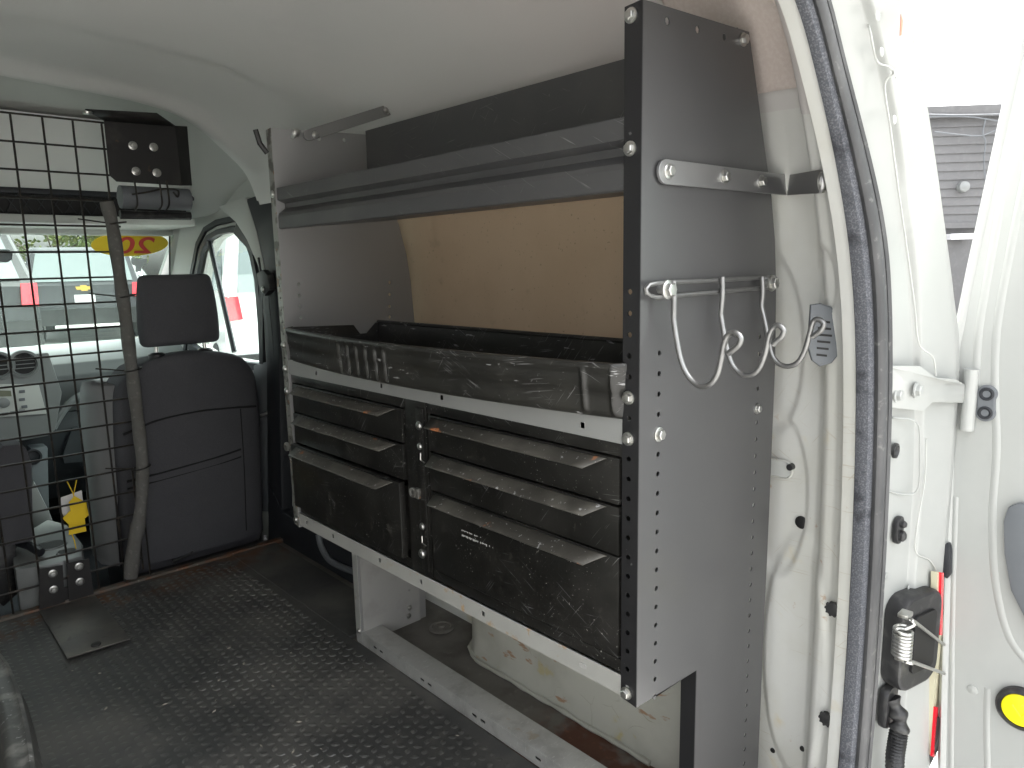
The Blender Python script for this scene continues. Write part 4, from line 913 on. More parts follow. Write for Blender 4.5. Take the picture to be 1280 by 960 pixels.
# treads: short lens-shaped bars, alternating direction
verts, faces = [], []
pitch = .0255
for i in range(int((X1-X0)/pitch)):
    for j in range(int((2.52-.60)/pitch)):
        x = X0+.02+pitch*i+(rnd.random()-.5)*.0008; y = .60+pitch*j
        if x > X1-.01: continue
        wear = .38+.70*sin(x*3.3+1.2)*sin(y*2.3+.4)+.45*sin(x*9+y*7)*sin(x*5-y*6)
        h = .0006 + .0020*max(0, min(1, wear)); a = pi/4 if (i+j) % 2 else -pi/4; a += rnd.uniform(-.03, .03)
        L_, W_ = .0116, .0074; c_, s_ = cos(a), sin(a); z = .004+mz(x, y); b = len(verts)
        ring_ = [(-L_, 0), (-L_*.45, -W_*.85), (0, -W_), (L_*.45, -W_*.85), (L_, 0), (L_*.45, W_*.85), (0, W_), (-L_*.45, W_*.85)]
        for u, v_ in ring_: verts.append((x+u*c_-v_*s_, y+u*s_+v_*c_, z-.0006))
        for u, v_ in ring_: verts.append((x+(u*c_-v_*s_)*.74, y+(u*s_+v_*c_)*.74, z+h))
        for k in range(8): faces.append((b+k, b+(k+1) % 8, b+8+(k+1) % 8, b+8+k))
        faces.append(tuple(b+8+k for k in range(8)))
me = bpy.data.meshes.new('treads'); me.from_pydata([(a, b, c) for a, b, c in verts], [], faces); finish(me, 50)
m_tread = mat('polished_rubber_treads', (.06, .06, .057), .42, 0, .5, layers=[dict(s=3.2, a=.42, b=.66, c=(.12, .116, .105), k=.8, r=.5), dict(s=60, a=.6, b=.72, c=(.17, .16, .15), k=.4)])
tag(link('treads', me, m_tread, mt, (0, 0, 0)), kind='stuff')
# crumbs and flecks
bm = bm_()
for k in range(150):
    x, y = rnd.uniform(-.2, .92), rnd.uniform(.7, 2.5); s = rnd.choice((.0008, .0011, .0015, .0024)); l = s*rnd.uniform(1, 3.5); a = rnd.random()*pi
    z = .006+mz(x, y); c_, s_ = cos(a)*l, sin(a)*l
    vs = [bm.verts.new((x+c_, y+s_, z)), bm.verts.new((x-s_*.4, y+c_*.4, z)), bm.verts.new((x-c_, y-s_, z)), bm.verts.new((x+s_*.4, y-c_*.4, z)), bm.verts.new((x, y, z+s))]
    for i in range(4): bm.faces.new((vs[i], vs[(i+1) % 4], vs[4]))
    bm.faces.new(vs[3::-1])
tag(obj('debris', bm, m_debris), kind='stuff')

# ================================================================== SHELVING UNIT
YN, YF, XF = .587, 1.642, .780
un = thing('shelving_unit', (.97, 1.115, 0), 'dark grey steel van shelving unit along the right wall', 'shelving')
OUTL = [(.780, .386), (.780, 1.353), (1.038, 1.364), (1.066, 1.289), (1.098, 1.20), (1.122, 1.14), (1.142, 1.062), (1.152, .99), (1.160, .86), (1.160, .60), (1.158, .30), (1.156, .006), (.938, .006), (.938, .378)]
def panel_holes():
    h = []
    for k in range(0, 19): h.append(circ((.8245, .905-.0290*k), .0040))
    for k in range(0, 29): h.append(circ((1.1035, .905-.0290*k), .0040))
    for k, xx in enumerate((.832, .902, .970)): h.append(circ((xx, 1.338+.006*k*.5), .0052))
    return h
def bolt_strip(parent, y, ph): pass
pn = link('end_panel', plate_mesh('end_panel', [(u-.97, v_) for u, v_ in OUTL], [[(u-.97, v_) for u, v_ in h] for h in panel_holes()], .002, None or (0, 0, 0), (1, 0, 0), (0, 0, 1)), m_panel, un, (.97, YN, 0))
# flanges of the near panel with holes
fo = [(-.0, .386), (-.0, 1.353), (-.028, 1.351), (-.028, .391)]
fh = [circ((-.0165, .991-.0290*k), .0040) for k in range(0, 21)] + [circ((-.0165, 1.335), .004)]
plate('panel_flange', [(u, v_) for u, v_ in fo], fh, .0022, (XF, YN-.0005, 0), (0, -1, 0), (0, 0, 1), m_flange, pn)
plate('leg_flange', [(0, .006), (0, .377), (-.028, .377), (-.028, .006)], [], .0022, (.938, YN-.0005, 0), (0, -1, 0), (0, 0, 1), m_flange, pn)
for z in (.788, .846, 1.176, 1.338, .402): bolt((XF-.0015, YN+.0165, z), NEGX, pn, s=1.0)
bolt((1.021, YN-.001, 1.350), NEGY, pn)
bolt(aY(823, 543, YN-.001), NEGY, pn, s=1.1)
bolt(aY(946, 511, YN-.001), NEGY, pn, s=.9)
# far panel
far_holes = panel_holes() + [circ((aY(x, y, YF).x, aY(x, y, YF).z), .0045) for x, y in ((373, 355), (373.5, 369), (374.5, 383), (376, 397), (487, 353), (487, 368), (487, 383), (487, 396))]
far_holes = [h for h in far_holes if not (sum(q[1] for q in h)/8 > .88 and sum(q[1] for q in h)/8 < .91 and h in panel_holes())]
pf = link('end_panel', plate_mesh('end_panel', [(u-.97, v_) for u, v_ in OUTL], [[(u-.97, v_) for u, v_ in h] for h in far_holes], .002, (0, 0, 0), (1, 0, 0), (0, 0, 1)), mat('far_panel_paint', (.33, .33, .325), .45, .5), un, (.97, YF, 0))
fo = [(.0, .386), (.0, 1.353), (-.024, 1.351), (-.024, .391)]
plate('panel_flange', fo, [circ((-.012, .991-.0290*k), .0034) for k in range(0, 21)], .0022, (XF, YF, 0), (0, -1, 0), (0, 0, 1), m_far_flange, pf)
plate('leg_flange', [(0, .006), (0, .377), (-.024, .377), (-.024, .006)], [], .0022, (.938, YF, 0), (0, -1, 0), (0, 0, 1), m_galv, pf)
for z in (1.205, .848, .79, .735, .57, .404): bolt((XF-.0015, YF+.012, z), NEGX, pf, rivet_me, 'rivet')
# lower patch on the far leg (galvanised lining)
plate('leg_lining', [(.0, .0), (.0, .37), (.19, .37), (.19, 0)], [circ((.155, .105+.03*k), .004) for k in range(0, 8)], .002, (.943, YF-.004, .006), (1, 0, 0), (0, 0, 1), mat('leg_grey', (.36, .355, .34), .5, .3, layers=[dict(s=12, a=.5, b=.7, c=(.27, .265, .25), k=.5)]), pf)
for q in ((511, 770), (512, 760)): bolt(aY(*q, YF-.007), NEGY, pf, rivet_me, 'rivet', .9)
# top shelf with stepped lip
YA, YB = YN+.0035, YF-.0035
lipp = [(XF+.003, 1.150), (XF+.003, 1.125), (XF+.006, 1.1235)]
lp = [(XF+.002, 1.218), (XF+.002, 1.190), (XF+.020, 1.183), (XF+.020, 1.172), (XF+.004, 1.160), (XF+.001, 1.152), (XF+.001, 1.126), (XF+.004, 1.1235), (1.075, 1.150), (1.075, 1.152), (XF+.006, 1.1258), (XF+.0035, 1.128), (XF+.0035, 1.151), (XF+.0065, 1.158), (XF+.023, 1.171), (XF+.023, 1.185), (XF+.0045, 1.192), (XF+.0045, 1.218)]
bm = bm_(); prism(bm, [(x, YA, z) for x, z in lp], (0, YB-YA, 0)); obj('top_shelf', bm, m_panel_d, un, sharp=20)
bm = bm_(); box(bm, 1.012, 1.014, YA, YB-.03, 1.155, 1.366); obj('back_board', bm, m_panel_d, un, 'dark back board above the top shelf')
# middle shelf with light front rail
def rail(name, z0, z1, m, holes, x=XF, ya=YA, yb=YB, depth=.3, mm=None):
    o = plate(name, [(-ya, z0), (-ya, z1), (-yb, z1), (-yb, z0)], holes, .002, (x+.001, 0, 0), (0, -1, 0), (0, 0, 1), m, un); return o
def slot(y, z, w_=.0045, h=.0045): return rrect(-y-w_, -y+w_, z-h, z+h, .0015, 2)
r1_ = rail('middle_shelf', .778, .8135, m_rail2, [slot(y, .794) for y in (.69, 1.03, 1.23, 1.50)])
bm = bm_(); box(bm, XF+.002, 1.14, YA, YB, .8115, .8135); obj('shelf_deck', bm, m_rail2, r1_)
r2_ = rail('bottom_shelf', .3925, .4245, m_rail, [slot(y, .409) for y in (.93, 1.12, 1.27, 1.47, 1.60)])
bm = bm_(); q = (XF, .69, .409); prism(bm, [(XF-.0005, .69+u, .409+v_) for u, v_ in rrect(-.007, .007, -.004, .004, .003, 3)], (-.001, 0, 0)); obj('plugged_slot', bm, m_galv, r2_)
bm = bm_(); box(bm, XF+.002, 1.14, YA, YB, .3925, .3945); obj('shelf_deck', bm, m_rail, r2_)
# floor rail: channel at the foot
fr_holes = []
for y in (1.575, 1.545, 1.36, 1.33, 1.16, 1.13, .955, .80, .77): fr_holes.append(rrect(-y-.009, -y+.009, .017, .024, .003, 2))
fr = plate('foot_rail', [(-YN-.003, .003), (-YN-.003, .038), (-1.664, .038), (-1.664, .003)], fr_holes, .002, (.939, 0, 0), (0, -1, 0), (0, 0, 1), m_galv, un)
bm = bm_(); box(bm, .9385, 1.000, YN+.003, 1.664, .038, .0405); obj('rail_top', bm, m_galv, fr, bevel=.0008)
bm = bm_(); box(bm, .944, .946, YN+.003, 1.66, .003, .037); obj('rail_slot_shade', bm, m_hole, fr)  # black sheet behind the slots, their inner shade given as colour
bolt((.937, 1.652, .040), NEGX, fr, rivet_me, 'rivet', .9)

# ================================================================== DRAWER CABINETS
def drawer_cab(y0, y1, label, xs):
    t = thing('drawer_cabinet', (.9, (y0+y1)/2, .4255), label, 'drawer cabinet', 'drawer cabinets in the shelving unit')
    bm = bm_()
    x0, x1 = XF+.004, 1.10
    box(bm, x0, x1, y0, y1, .7575, .7765)           # top
    obj('top_rail', bm, m_drawer, t, bevel=.0012)
    bm = bm_(); box(bm, x0, x1, y0, y1, .4265, .4465); obj('bottom_rail', bm, m_drawer, t, bevel=.0012)
    bm = bm_(); box(bm, x0+.001, x1, y0, y0+.006, .4467, .7573); obj('side_panel', bm, m_drawer, t)
    bm = bm_(); box(bm, x0+.001, x1, y1-.006, y1, .4467, .7573); obj('side_panel', bm, m_drawer, t)
    zs = [(.6865, .7555), (.6105, .6835), (.4495, .6075)]
    lbl = ['top drawer', 'middle drawer', 'deep bottom drawer']
    for k, (za, zb) in enumerate(zs):
        dx = xs[k]; bm = bm_(); ya, yb_ = y0+.0085, y1-.0085
        box(bm, x0-.004-dx, x0+.010-dx, ya, yb_, za, zb)
        d = obj('drawer', bm, m_drawer, t, lbl[k], bevel=.0018)
        bm = bm_(); box(bm, x0+.0105-dx, 1.07, ya+.01, yb_-.01, za+.008, zb-.012); obj('drawer_box', bm, m_drawer, d)
        # pull: folded sheet sloping out and down, corners cut
        xo = x0-.0045-dx; zt2 = zb-.0035; a0, a1 = ya+.022, yb_-(.030 if y1 > 1.3 else .012); sl_ = .030
        prof = [(0, 0), (.003, -.0004), (.0245, -.0125), (.026, -.0138)]
        rows = []
        for j, (u, v_) in enumerate(prof):
            cutn = .0 + .95*u; cutf = .35*u if y1 < 1.3 or True else 0
            n_ = 14; rows.append([V((xo-u+.0004*sin(i*.9+k)*(u/.03), a0+cutn+(a1-cutf-a0-cutn)*i/n_, zt2+v_+.0003*sin(i*1.7+k*2)*(u/.03))) for i in range(n_+1)])
        bm = bm_(); grid(bm, rows); hnd = obj('handle', bm, m_handle, d, sharp=60); so_ = hnd.modifiers.new('t', 'SOLIDIFY'); so_.thickness = .0016; so_.offset = 0
    return t
cabR = drawer_cab(.612, 1.082, 'wide black drawer cabinet with three drawers nearest the rear door', (0, .001, 0))
cabL = drawer_cab(1.152, 1.637, 'narrower looking black drawer cabinet with three drawers beside the front end panel', (0, .0015, .014))
# post with latches between them
po = thing('latch_post', (.79, 1.117, .4255), 'black upright post with rivets and latch tabs between the drawer cabinets', 'post')
bm = bm_(); box(bm, XF+.002, XF+.03, 1.084, 1.150, .4270, .7765); obj('post_body', bm, m_drawer, po, bevel=.001)
bm = bm_(); box(bm, XF-.003, XF+.0018, 1.0875, 1.1100, .4400, .765); obj('latch_bar', bm, m_drawer, po, bevel=.001)
for q, s in (((524, 532), 1.), ((525, 558), .8), ((528, 658), .85), ((528, 692), 1.1)): bolt(aX(*q, XF-.0035), NEGX, po, rivet_me, 'rivet', s)
for q in ((528, 572), (530, 676)):
    p = aX(*q, XF-.0045); bm = bm_(); tube(bm, [p+V((0, .006, .008)), p+V((0, .006, -.006)), p+V((0, -.006, -.009))], .0013, 6); obj('latch_hook', bm, m_zinc, po)
p = aX(518, 615, XF-.006); bm = bm_(); lathe(bm, [(.010, 0), (.010, .006), (.005, .006), (.005, .002), (.001, .002)], p, 'x', 14); lt = obj('latch_tab', bm, m_far_flange, po)
bm = bm_(); box(bm, p.x-.004, p.x+.003, p.y-.017, p.y-.004, p.z-.010, p.z+.010); obj('tab_plate', bm, m_far_flange, lt, bevel=.001)
for q in ((515, 518), (515, 546), (521, 672)):
    p = aX(*q, XF+.0017); bm = bm_(); lathe(bm, [(.0035, 0), (.003, .0006), (.0005, .0006)], p, 'x', 10); obj('post_hole', bm, m_hole, po)
# latch tab on the far flange
p = aX(360, 558, XF-.004); bm = bm_(); lathe(bm, [(.011, 0), (.011, .006), (.005, .006), (.005, .002), (.001, .002)], p, 'x', 14); obj('latch_tab', bm, m_far_flange, pf)
# worn label marks on the deep right drawer
bm = bm_()
p = aX(577, 662, XF-.0005)
for row, n_, dz in ((0, 14, 0), (1, 20, -.009)):
    for k in range(n_):
        if rnd.random() < .25: continue
        y = p.y - .004*k - rnd.random()*.001; h = rnd.uniform(.0015, .004)*(1 if row else .6); z = p.z+dz - (.0 if row else 0)
        box(bm, XF-.0006, XF-.0001, y-.0012, y+.0008, z-h, z)
o = obj('worn_label', bm, m_scuffw, cabR, 'worn white label remnants on the deep drawer'); o['kind'] = 'stuff'

# ================================================================== SHELF TRAY
ty = thing('shelf_tray', (.88, 1.115, .8136), 'long scuffed black plastic tray with ribs bulging over the middle shelf', 'tray')
TY0, TY1 = .6035, 1.628
def bow(y): s = (y-TY0)/(TY1-TY0); return .050*(sin(pi*min(1, max(0, s)))**.8) if True else 0
def ribs(y):
    d = 0
    for c in (1.300, 1.262, 1.226, 1.190, 1.156, 1.124): d += .0085*math.exp(-((y-c)/.0042)**2)
    for c in (.668, .622): d -= .0045*math.exp(-((y-c)/.004)**2)
    d += .004*smooth(.70, .69, y)*0
    return d
ncol = 420; rows = []
prof = [(.022, 0), (.006, .0005), (.0015, .004), (.000, .012), (-.0015, .024), (-.0030, .040), (-.0045, .0415), (-.0045, .058), (-.0062, .066), (-.0085, .0705), (-.0095, .076), (-.0075, .0795), (-.003, .0803), (.000, .078), (.002, .070), (.003, .030), (.004, .012), (.01, .011)]
for u, h in prof:
    row = []
    for i in range(ncol+1):
        y = TY0+(TY1-TY0)*i/ncol; rb = ribs(y)*(-1)*(1 if .008 < h < .069 and u < .001 else 0)
        corner = .02*max(0, (y-(TY1-.03))/.03)**2 + .02*max(0, ((TY0+.02)-y)/.02)**2
        row.append(V((XF-.004-bow(y)+u - rb*0 + (-1)*rb*(-1)*0 - rb*.9 + corner, y, .8138+h)))
    rows.append(row)
bm = bm_(); grid(bm, rows); fr_ = obj('tray_front', bm, m_tray, ty, sharp=50)
XBk = 1.035
bm = bm_(); nb = 60; R_ = []
for i in range(nb+1):
    y = TY0+(TY1-TY0)*i/nb; R_.append([V((XF+.006-bow(y), y, .8250)), V(((XF-bow(y)+XBk)/2, y, .8246+.0012*(i % 2))), V((XBk-.006, y, .8250))])
grid(bm, R_); obj('tray_floor', bm, m_tray, ty, sharp=30)
bm = bm_(); box(bm, XBk-.004, XBk+.002, TY0, TY1, .8138, .888); bk = obj('tray_back', bm, m_tray, ty, bevel=.002)
bm = bm_(); tube(bm, [(XBk-.001, TY0, .889), (XBk-.001, TY1, .889)], .005, 8); obj('tray_rim', bm, m_tray, ty)
xa = XF+.0; ends = [(xa, .8138), (XBk, .8138), (XBk, .8885), (XBk-.010, .8885), (XBk-.040, .862), (XBk-.060, .862), (XBk-.078, .886), (xa, .8935)]
for y in (TY0+.001, TY1-.005):
    bm = bm_(); prism(bm, [(x, y, z) for x, z in ends], (0, .004, 0)); obj('tray_end', bm, m_tray, ty, bevel=.001)

# ================================================================== STRAPS
st = thing('support_strap', aY(830, 215, YN-.006), 'grey steel strap bolted across the end panel to the rear pillar', 'strap', 'steel straps holding the shelving unit')
z1a, z1b = aY(820, 200, YN).z, aY(820, 229, YN).z; zc = (z1a+z1b)/2
out = [(.016*cos(t)+.824, zc+.0155*sin(t)) for t in [pi/2+pi*k/8 for k in range(9)]] + [(1.168, zc-.0130), (1.168, zc+.0180)]
plate('strap_bar', out, [], .0035, (0, YN-.006, 0), (1, 0, 0), (0, 0, 1), m_strap, st, bev=.0006)
e0 = V((1.168, YN-.0062, zc+.0025)); sc_end = aW(1025, 227, .034)
dirv = (sc_end-e0).normalized(); W_ = V((0, 0, 1)); hw_ = .0155; Ld = (sc_end-e0).length
o2 = [(0, -hw_), (Ld, -hw_)] + [(Ld+hw_*cos(t), hw_*sin(t)) for t in [-pi/2+pi*k/10 for k in range(1, 10)]] + [(Ld, hw_), (0, hw_)]
Nn = dirv.cross(W_).normalized(); W2 = Nn.cross(dirv).normalized()
link('strap_end', plate_mesh('strap_end', o2, [], .0035, (0, 0, 0), dirv, W2, .0006), m_strap, st, e0)
for q in (835, 905, 951): p = aY(q, {835: 214, 905: 221, 951: 227}[q], YN-.008); bolt(p, NEGY, st, s=1.05)
o = bolt(sc_end - Nn*(-.003) if Nn.y < 0 else sc_end-Nn*.003, NEGY, st, bigscrew_me, 'pillar_screw')
st2 = thing('support_strap', aY(390, 168, YF-.02), 'dark steel strap running from the front end panel up to the ceiling', 'strap', 'steel straps holding the shelving unit')
a, b = aY(386, 169, YF-.012), aY(484, 138, YF-.06); b = V((b.x, b.y, b.z)); dv = (b-a).normalized(); Ld = (b-a).length; hw_ = .0125
o2 = [(0, -hw_), (Ld, -hw_)] + [(Ld+hw_*cos(t), hw_*sin(t)) for t in [-pi/2+pi*k/8 for k in range(1, 8)]] + [(Ld, hw_), (0, hw_)] + [(hw_*cos(t), hw_*sin(t)) for t in [pi/2+pi*k/8 for k in range(1, 8)]]
Nn = dv.cross(V((0, 0, 1))).normalized(); W2 = Nn.cross(dv)
link('strap_bar', plate_mesh('strap_bar', o2, [], .003, (0, 0, 0), dv, W2, .0005), mat('dull_strap', (.16, .16, .155), .5, .5), st2, a)
bolt(a+V((.016, -.003, .002)), NEGY, st2, rivet_me, 'bolt', 1.1); bolt(aY(370, 166, YF-.002), NEGY, st2, rivet_me, 'bolt', 1.2)
bolt(b+V((-.004, -.003, 0)), NEGY, st2, rivet_me, 'bolt', 1.1)
bm = bm_(); p = aY(331, 180, YF+.01); tube(bm, [p+V((-.02, 0, .03)), p+V((-.012, 0, .0)), p+V((.004, 0, -.02))], .006, 7); obj('wing_nut', bm, m_blackm, st2)

# ================================================================== HOOK RACK
hk = thing('hook_rack', aY(885, 358, YN-.01), 'steel wire rack of three utility hooks on the end panel', 'hook rack')
YH = YN-.014
lu, ll = spline([aY(x, y, YH) for x, y in ((820, 354), (846, 352.5), (900, 350), (952, 347), (968, 347))], 3), spline([aY(x, y, YH) for x, y in ((968, 359.5), (952, 360), (900, 364.5), (846, 369.5), (820, 372))], 3)
le = [aY(813, 370, YH), aY(808, 366, YH), aY(807, 361, YH), aY(811, 356, YH)]; re = [aY(971, 350, YH), aY(971.5, 356, YH)]
lp_ = lu + re + ll + le; bm = bm_(); tube(bm, lp_+[lp_[0]], .0034, 8); obj('mounting_loop', bm, m_wirehook, hk)
for q in ((834, 362), (964, 354)):
    o = bolt(aY(*q, YH-.003), NEGY, hk, s=1.35)
    bm = bm_(); c = aY(*q, YH); tube(bm, [c+V((0, -.003, 0)), V((c.x, YN, c.z))], .006, 8); obj('spacer', bm, m_zinc, hk)
H1 = ((842, 351), (842.5, 375), (842, 399), (845, 420), (851, 450), (860, 470), (873, 482), (886, 481), (896, 469), (901, 450), (905, 430), (910, 419), (918, 416), (925.5, 422), (924, 430), (917, 437), (910, 442))
H2 = ((903, 346), (903, 370), (901, 393), (904, 411), (908, 433), (915, 455), (926, 467), (938, 469), (949, 460), (956, 443), (961, 421), (966, 410), (973, 406.5), (979.5, 413), (977, 421), (971, 426), (966, 431))
H3 = ((953, 346), (953.5, 365), (952, 383), (956, 400), (961, 424), (965, 443), (973, 454), (985, 458), (997, 453), (1006, 438), (1012, 417), (1016, 403), (1022, 399), (1029.5, 404), (1027, 412), (1021, 417), (1015, 421))
for H in (H1, H2, H3):
    x0 = aY(H[0][0], H[0][1], YH-.0065).x
    P_ = []
    for i, (x, y) in enumerate(H):
        P_.append(aX(x, y, x0))
    P_ = spline([P_[0], P_[1], P_[2]], 4)[:-1] + spline(P_[2:], 6)
    bm = bm_(); tube(bm, P_, .0040, 9); obj('hook', bm, m_wirehook, hk, sharp=70)

# ================================================================== TUB AT THE LEFT EDGE
tb = thing('plastic_tub', (.0, 1.1, 0), 'worn black rounded tub whose rim shows at the lower left', 'tub')
zr = .30
RP = [aZ(x, y, zr) for x, y in ((-40, 785), (0, 818), (18, 850), (30, 890), (38, 930), (43, 970), (46, 1010))]
cxx = RP[3].x-.20; 
rim = spline([(p.x, p.y, zr) for p in RP], 8)
bm = bm_(); rows = []
for (d, h) in ((0, -.29), (.012, -.05), (.0, -.012), (.002, .0), (-.004, .004), (-.010, .001), (-.022, .003), (-.030, .002), (-.036, -.004), (-.040, -.04), (-.06, -.25)):
    row = []
    for i, p in enumerate(rim):
        a = rim[max(i-1, 0)]; b = rim[min(i+1, len(rim)-1)]; t = (b-a).normalized(); n = V((t.y, -t.x, 0))
        if n.x < 0: n = -n
        row.append(p + n*d + V((0, 0, h)))
    rows.append(row)
grid(bm, rows); obj('tub_rim', bm, mat('scuffed_grey_black_plastic', (.045, .045, .042), .45, 0, .5, layers=[dict(s=25, a=.5, b=.7, c=(.2, .195, .18), k=.6), dict(s=90, a=.62, b=.7, c=.4, k=.5)], bump=.3, bscale=90), tb, sharp=50)

# ================================================================== OUTSIDE
def wheel(parent, x, y, z, r=.34, w_=.2):
    bm = bm_(); lathe(bm, [(r*.6, 0), (r*.94, 0), (r, .03), (r, w_-.03), (r*.94, w_), (r*.6, w_)], (x+w_/2, y, z), 'x', 24); t = obj('wheel', bm, m_tyre, parent)
    bm = bm_(); lathe(bm, [(r*.6, -.002), (r*.56, .02), (r*.2, .03), (.01, .03)], (x+w_/2+.002, y, z), 'x', 20); obj('rim', bm, m_silver, t)
def car(name, label, cat, x, y, rot, L, W, H, paint, kind='suv', emblem=None, group=None, z=None):
    """rear end faces -y before turning"""
    G = gz(y) + (.0 if z is None else z); t = thing(name, (x, y, G), label, cat, group)
    hh = .62*H
    if kind == 'suv': prof = [(0, .32), (0, .62), (.03, .72), (.06, hh-.05), (.10, hh), (.42, H-.08), (.55, H-.02), (L*.45, H), (L*.60, H-.04), (L*.74, hh+.02), (L-.15, hh-.10), (L, .68), (L, .30)]
    else: prof = [(0, .35), (0, .9), (.04, hh), (.20, H-.10), (.30, H-.02), (L*.62, H), (L*.74, H-.10), (L*.86, hh-.0), (L-.12, hh-.22), (L, .68), (L, .32)]
    bm = bm_(); rows = []
    for i, u in enumerate([-1, -.985, -.94, -.8, 0, .8, .94, .985, 1]):
        rows.append([V((x + u*W/2*(1-.17*max(0, (z-hh)/(H-hh))**1.1*(1 if z > hh else 0)), y+ (py_ if abs(u) < .95 else py_ + .05*(1 if py_ < L/2 else -1)*(abs(u) > .98)), G + z)) for py_, z in prof+[prof[0]]])
    vs = grid(bm, rows); bmesh.ops.remove_doubles(bm, verts=bm.verts, dist=1e-5); bmesh.ops.holes_fill(bm, edges=bm.edges)
    obj('body', bm, paint, t, sharp=30)
    def q4(nm, pts, m, th=.012, par=None):
        bm = bm_(); prism(bm, pts, (0, -th, 0)); return obj(nm, bm, m, par or t)
    za, zb_ = hh+.02, H-.13
    def rear_y(z): 
        for (ya, z0_), (yb_, z1_) in zip(prof, prof[1:]):
            if z0_ <= z <= z1_: return y + ya+(yb_-ya)*(z-z0_)/(z1_-z0_+1e-9)
        return y
    wtop = W/2*.74; wbot = W/2*.84
    q4('rear_window', [(x-wbot, rear_y(za)-.004, G+za), (x+wbot, rear_y(za)-.004, G+za), (x+wtop, rear_y(zb_)-.004, G+zb_), (x-wtop, rear_y(zb_)-.004, G+zb_)], m_glassd)
    for s in (-1, 1):
        a = x+s*W/2; q4('tail_lamp', [(a-s*.02, y-.0, G+hh-.28), (a-s*.18, y-.0, G+hh-.26), (a-s*.16, y+.05, G+hh-.02), (a-s*.0, y+.08, G+hh-.02)], m_red, .03)
    for s in (-1, 1):
        bm = bm_(); X_ = x+s*(W/2*.93)
        prism(bm, [(X_, y+.55, G+hh+.03), (X_, y+L*.66, G+hh+.03), (X_-s*.10, y+L*.57, G+H-.12), (X_-s*.10, y+.65, G+H-.12)], (s*.01, 0, 0)); obj('side_window', bm, m_glassd, t)
    q4('bumper', [(x-W/2+.02, y-.01, G+.32), (x+W/2-.02, y-.01, G+.32), (x+W/2-.02, y-.01, G+.60), (x-W/2+.02, y-.01, G+.60)], m_carB if kind == 'suv' else m_black, .06)
    q4('licence_plate', [(x-.16, y-.0, G+.68), (x+.16, y-.0, G+.68), (x+.16, y-.0, G+.84), (x-.16, y-.0, G+.84)], m_paper)
    if emblem:
        ex, ez = x, G+hh-.10; e = [(-.11, -.028), (-.045, -.028), (-.045, -.05), (.055, -.05), (.055, -.028), (.12, -.028), (.10, .028), (.045, .028), (.045, .05), (-.055, .05), (-.055, .028), (-.13, .028)]
        q4('emblem', [(ex+a, rear_y(hh-.1)-.01, ez+b) for a, b in e], m_gold, .015)
    for wx in (-1, 1):
        for wy in (.85, L-.85): wheel(t, x+wx*(W/2-.11), y+wy, G+.34)
    # turn in place about the rear centre
    t.rotation_euler = (0, 0, rot)
    return t
car('parked_suv', 'dark grey parked hatchback with gold emblem in front of the windscreen', 'car', aY(105, 362, 14.5).x, 14.5, R(-14), 4.3, 1.85, 1.70, m_carD, emblem=True)
car('parked_suv', 'black parked car with red tail lamps farther left outside the windscreen', 'car', aY(50, 360, 9.6).x-.94, 9.6, R(0), 4.3, 1.85, 1.66, m_carB, z=.14)
car('parked_van', 'white parked van with red tail lamp outside the side window', 'van', 3.9, 7.4, R(-12), 4.8, 1.95, 2.0, m_carW, 'van')
car('parked_suv', 'silver car across the yard behind the dark hatchback', 'car', aY(190, 335, 22).x, 22, R(70), 4.4, 1.8, 1.55, m_carS)
car('parked_suv', 'white car far across the yard to the left', 'car', aY(60, 335, 27).x, 27, R(88), 4.4, 1.8, 1.6, m_carW)
car('parked_van', 'white van standing in front of the grey wall beside the door gap', 'van', 11.2, aX(1184, 350, 12.2).y, R(0), 4.8, 1.95, 2.05, m_carW, 'van')
# grey building to the right, with siding boards
XW = 15.0; PVT = aX(1200, 133, XW)
bld = thing('grey_building', (XW, PVT.y, -.6), 'flat grey building with horizontal siding beyond the open door', 'building')
XW = 15.0; ztop_b = aX(1200, 133, XW).z
bm = bm_(); box(bm, XW+.05, XW+6, -6, 12, -.6, ztop_b-.02); obj('wall', bm, m_sidingf, bld)
nb_ = 12; zsplit = aX(1200, 278, XW).z
bz = (ztop_b-.2-zsplit)/nb_
me0 = None
for k in range(nb_):
    if me0 is None:
        bm = bm_(); prism(bm, [(-.03, -6, 0), (.05, -6, 0), (.05, -6, bz), (-.005, -6, bz)], (0, 18, 0)); me0 = bpy.data.meshes.new('siding_board'); bmesh.ops.recalc_face_normals(bm, faces=bm.faces); bm.to_mesh(me0); bm.free()
    link('siding_board', me0, m_sidingf, bld, (XW, 0, zsplit+bz*k))
bm = bm_(); box(bm, XW-.10, XW+6.05, -6.05, 12.05, ztop_b-.2, ztop_b); obj('parapet', bm, m_sidingf, bld)
bm = bm_(); box(bm, XW-.08, XW+.0, -6, 12, zsplit-.1, zsplit); obj('ledge', bm, m_sidingf, bld)
bm = bm_(); p = aX(1187, 296, XW-.1); box(bm, XW-.2, XW, p.y-.30, p.y+.1, p.z-.05, p.z+.05); obj('wall_lamp', bm, m_paper, bld)
bm = bm_(); p = aX(1200, 233, XW-.1); lathe(bm, [(.10, 0), (.09, .1), (.02, .12)], (XW-.03, p.y, p.z), 'x', 16); obj('wall_fitting', bm, m_silver, bld)
for j, px_ in enumerate((((1150, 149), (1190, 145), (1230, 140), (1260, 136)), ((1150, 152), (1180, 148), (1210, 146), (1245, 147)), ((1158, 169), (1210, 169), (1230, 164), (1255, 150)), ((1226, 145), (1222, 165), (1226, 175), (1224, 200), (1228, 240)))):
    bm = bm_(); tube(bm, spline([aX(x, y, XW-.15) for x, y in px_], 5), .013, 5); obj('wall_cable', bm, m_grey, bld)
bld.rotation_euler = (0, 0, R(42))
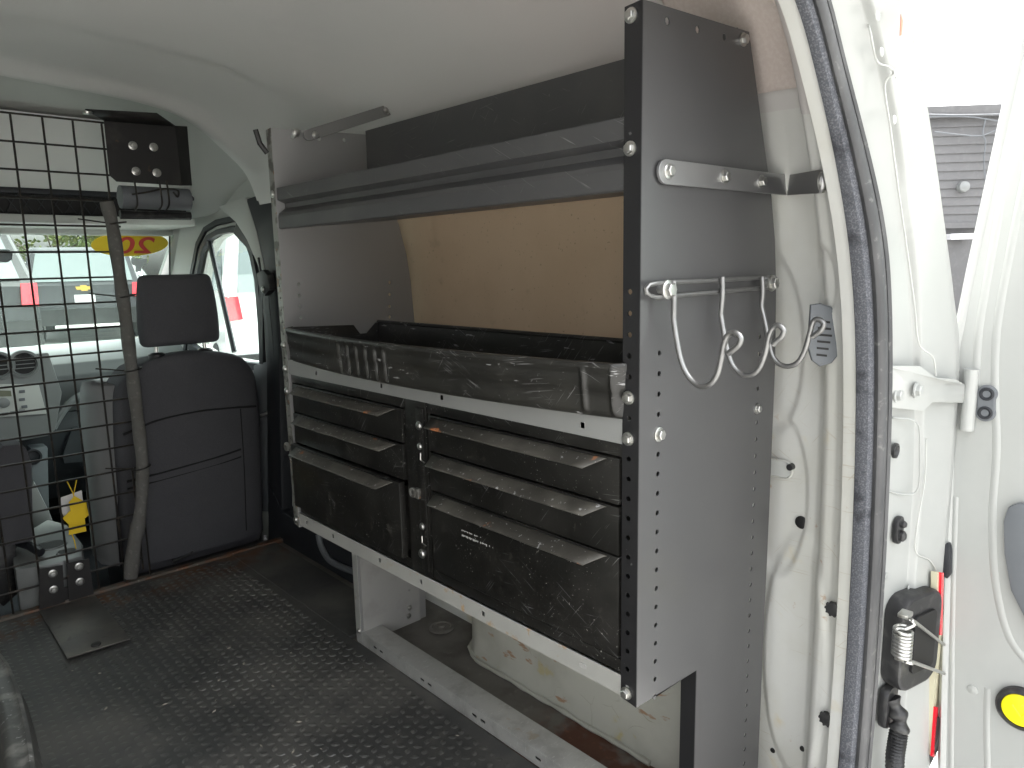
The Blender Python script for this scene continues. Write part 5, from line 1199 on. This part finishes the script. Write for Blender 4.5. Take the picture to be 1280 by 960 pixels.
bar = thing('yellow_barrier', aX(1192, 412, 11), 'low yellow and beige barrier standing in the gap beside the open door', 'barrier')
q = [aX(x, y, 11) for x, y in ((1184, 404), (1203, 405), (1202, 418), (1184, 417))]; bm = bm_(); prism(bm, q, (.2, 0, 0)); obj('yellow_board', bm, m_tag, bar)
q = [aX(x, y, 11) for x, y in ((1186, 419), (1202, 419), (1200, 520), (1186, 520))]; bm = bm_(); prism(bm, q, (.2, 0, 0)); obj('barrier_leg', bm, m_skin, bar)
bm = bm_(); q = [aX(x, y, 11) for x, y in ((1206, 375), (1200, 383), (1196, 400), (1197, 420), (1206, 425), (1212, 420), (1212, 375))]; prism(bm, q, (.3, 0, 0)); tag(obj('covered_bundle', bm, m_skin), 'beige bundle partly hidden by the open door edge', 'bundle')
# trees beyond the cars
def tree(x, y, h, r, label):
    t = thing('leafy_tree', (x, y, gz(y)), label, 'tree', 'trees beyond the parked cars')
    bm = bm_(); tube(bm, [(x, y, -.25), (x+.1, y, h*.3-.6), (x, y, h*.7-.6)], [.2, .14, .05], 8)
    for k in range(6): a = k*1.1; tube(bm, [(x, y, h*.35-.6+k*.15), (x+r*.6*cos(a), y+r*.6*sin(a), h*.6-.6+k*.1)], [.06, .02], 5)
    obj('trunk', bm, m_bark, t)
    vs, fs = [], []
    cl = [(rnd.gauss(0, .45), rnd.gauss(0, .45), rnd.uniform(-.6, .8)) for _ in range(34)]
    for cx1, cy1, cz1 in cl:
        rr = rnd.uniform(.18, .34)
        for _ in range(90):
            d = V((rnd.gauss(0, 1), rnd.gauss(0, 1), rnd.gauss(0, 1))).normalized()*rnd.random()**.4*rr
            c = V((x+(cx1+d.x)*r, y+(cy1+d.y)*r, -.6+h*.66+(cz1+d.z)*h*.33)); s = .11; u = V((rnd.gauss(0, 1), rnd.gauss(0, 1), rnd.gauss(0, 1))).normalized()*s; v = u.cross(V((rnd.random(), rnd.random(), rnd.random()))).normalized()*s*.6
            b = len(vs); vs += [c-u, c+v, c+u, c-v]; fs.append((b, b+1, b+2, b+3))
    me = bpy.data.meshes.new('crown'); me.from_pydata(vs, [], fs); link('crown', me, m_leaf, t, (0, 0, 0))
tree(.5, 34, 5.2, 3.2, 'yellowish green tree beyond the parked cars, leftmost of the row')
tree(7, 36, 4.6, 3.0, 'round green tree in the middle of the row beyond the cars')
tree(14, 36, 5.0, 3.2, 'green tree at the right end of the row beyond the cars')
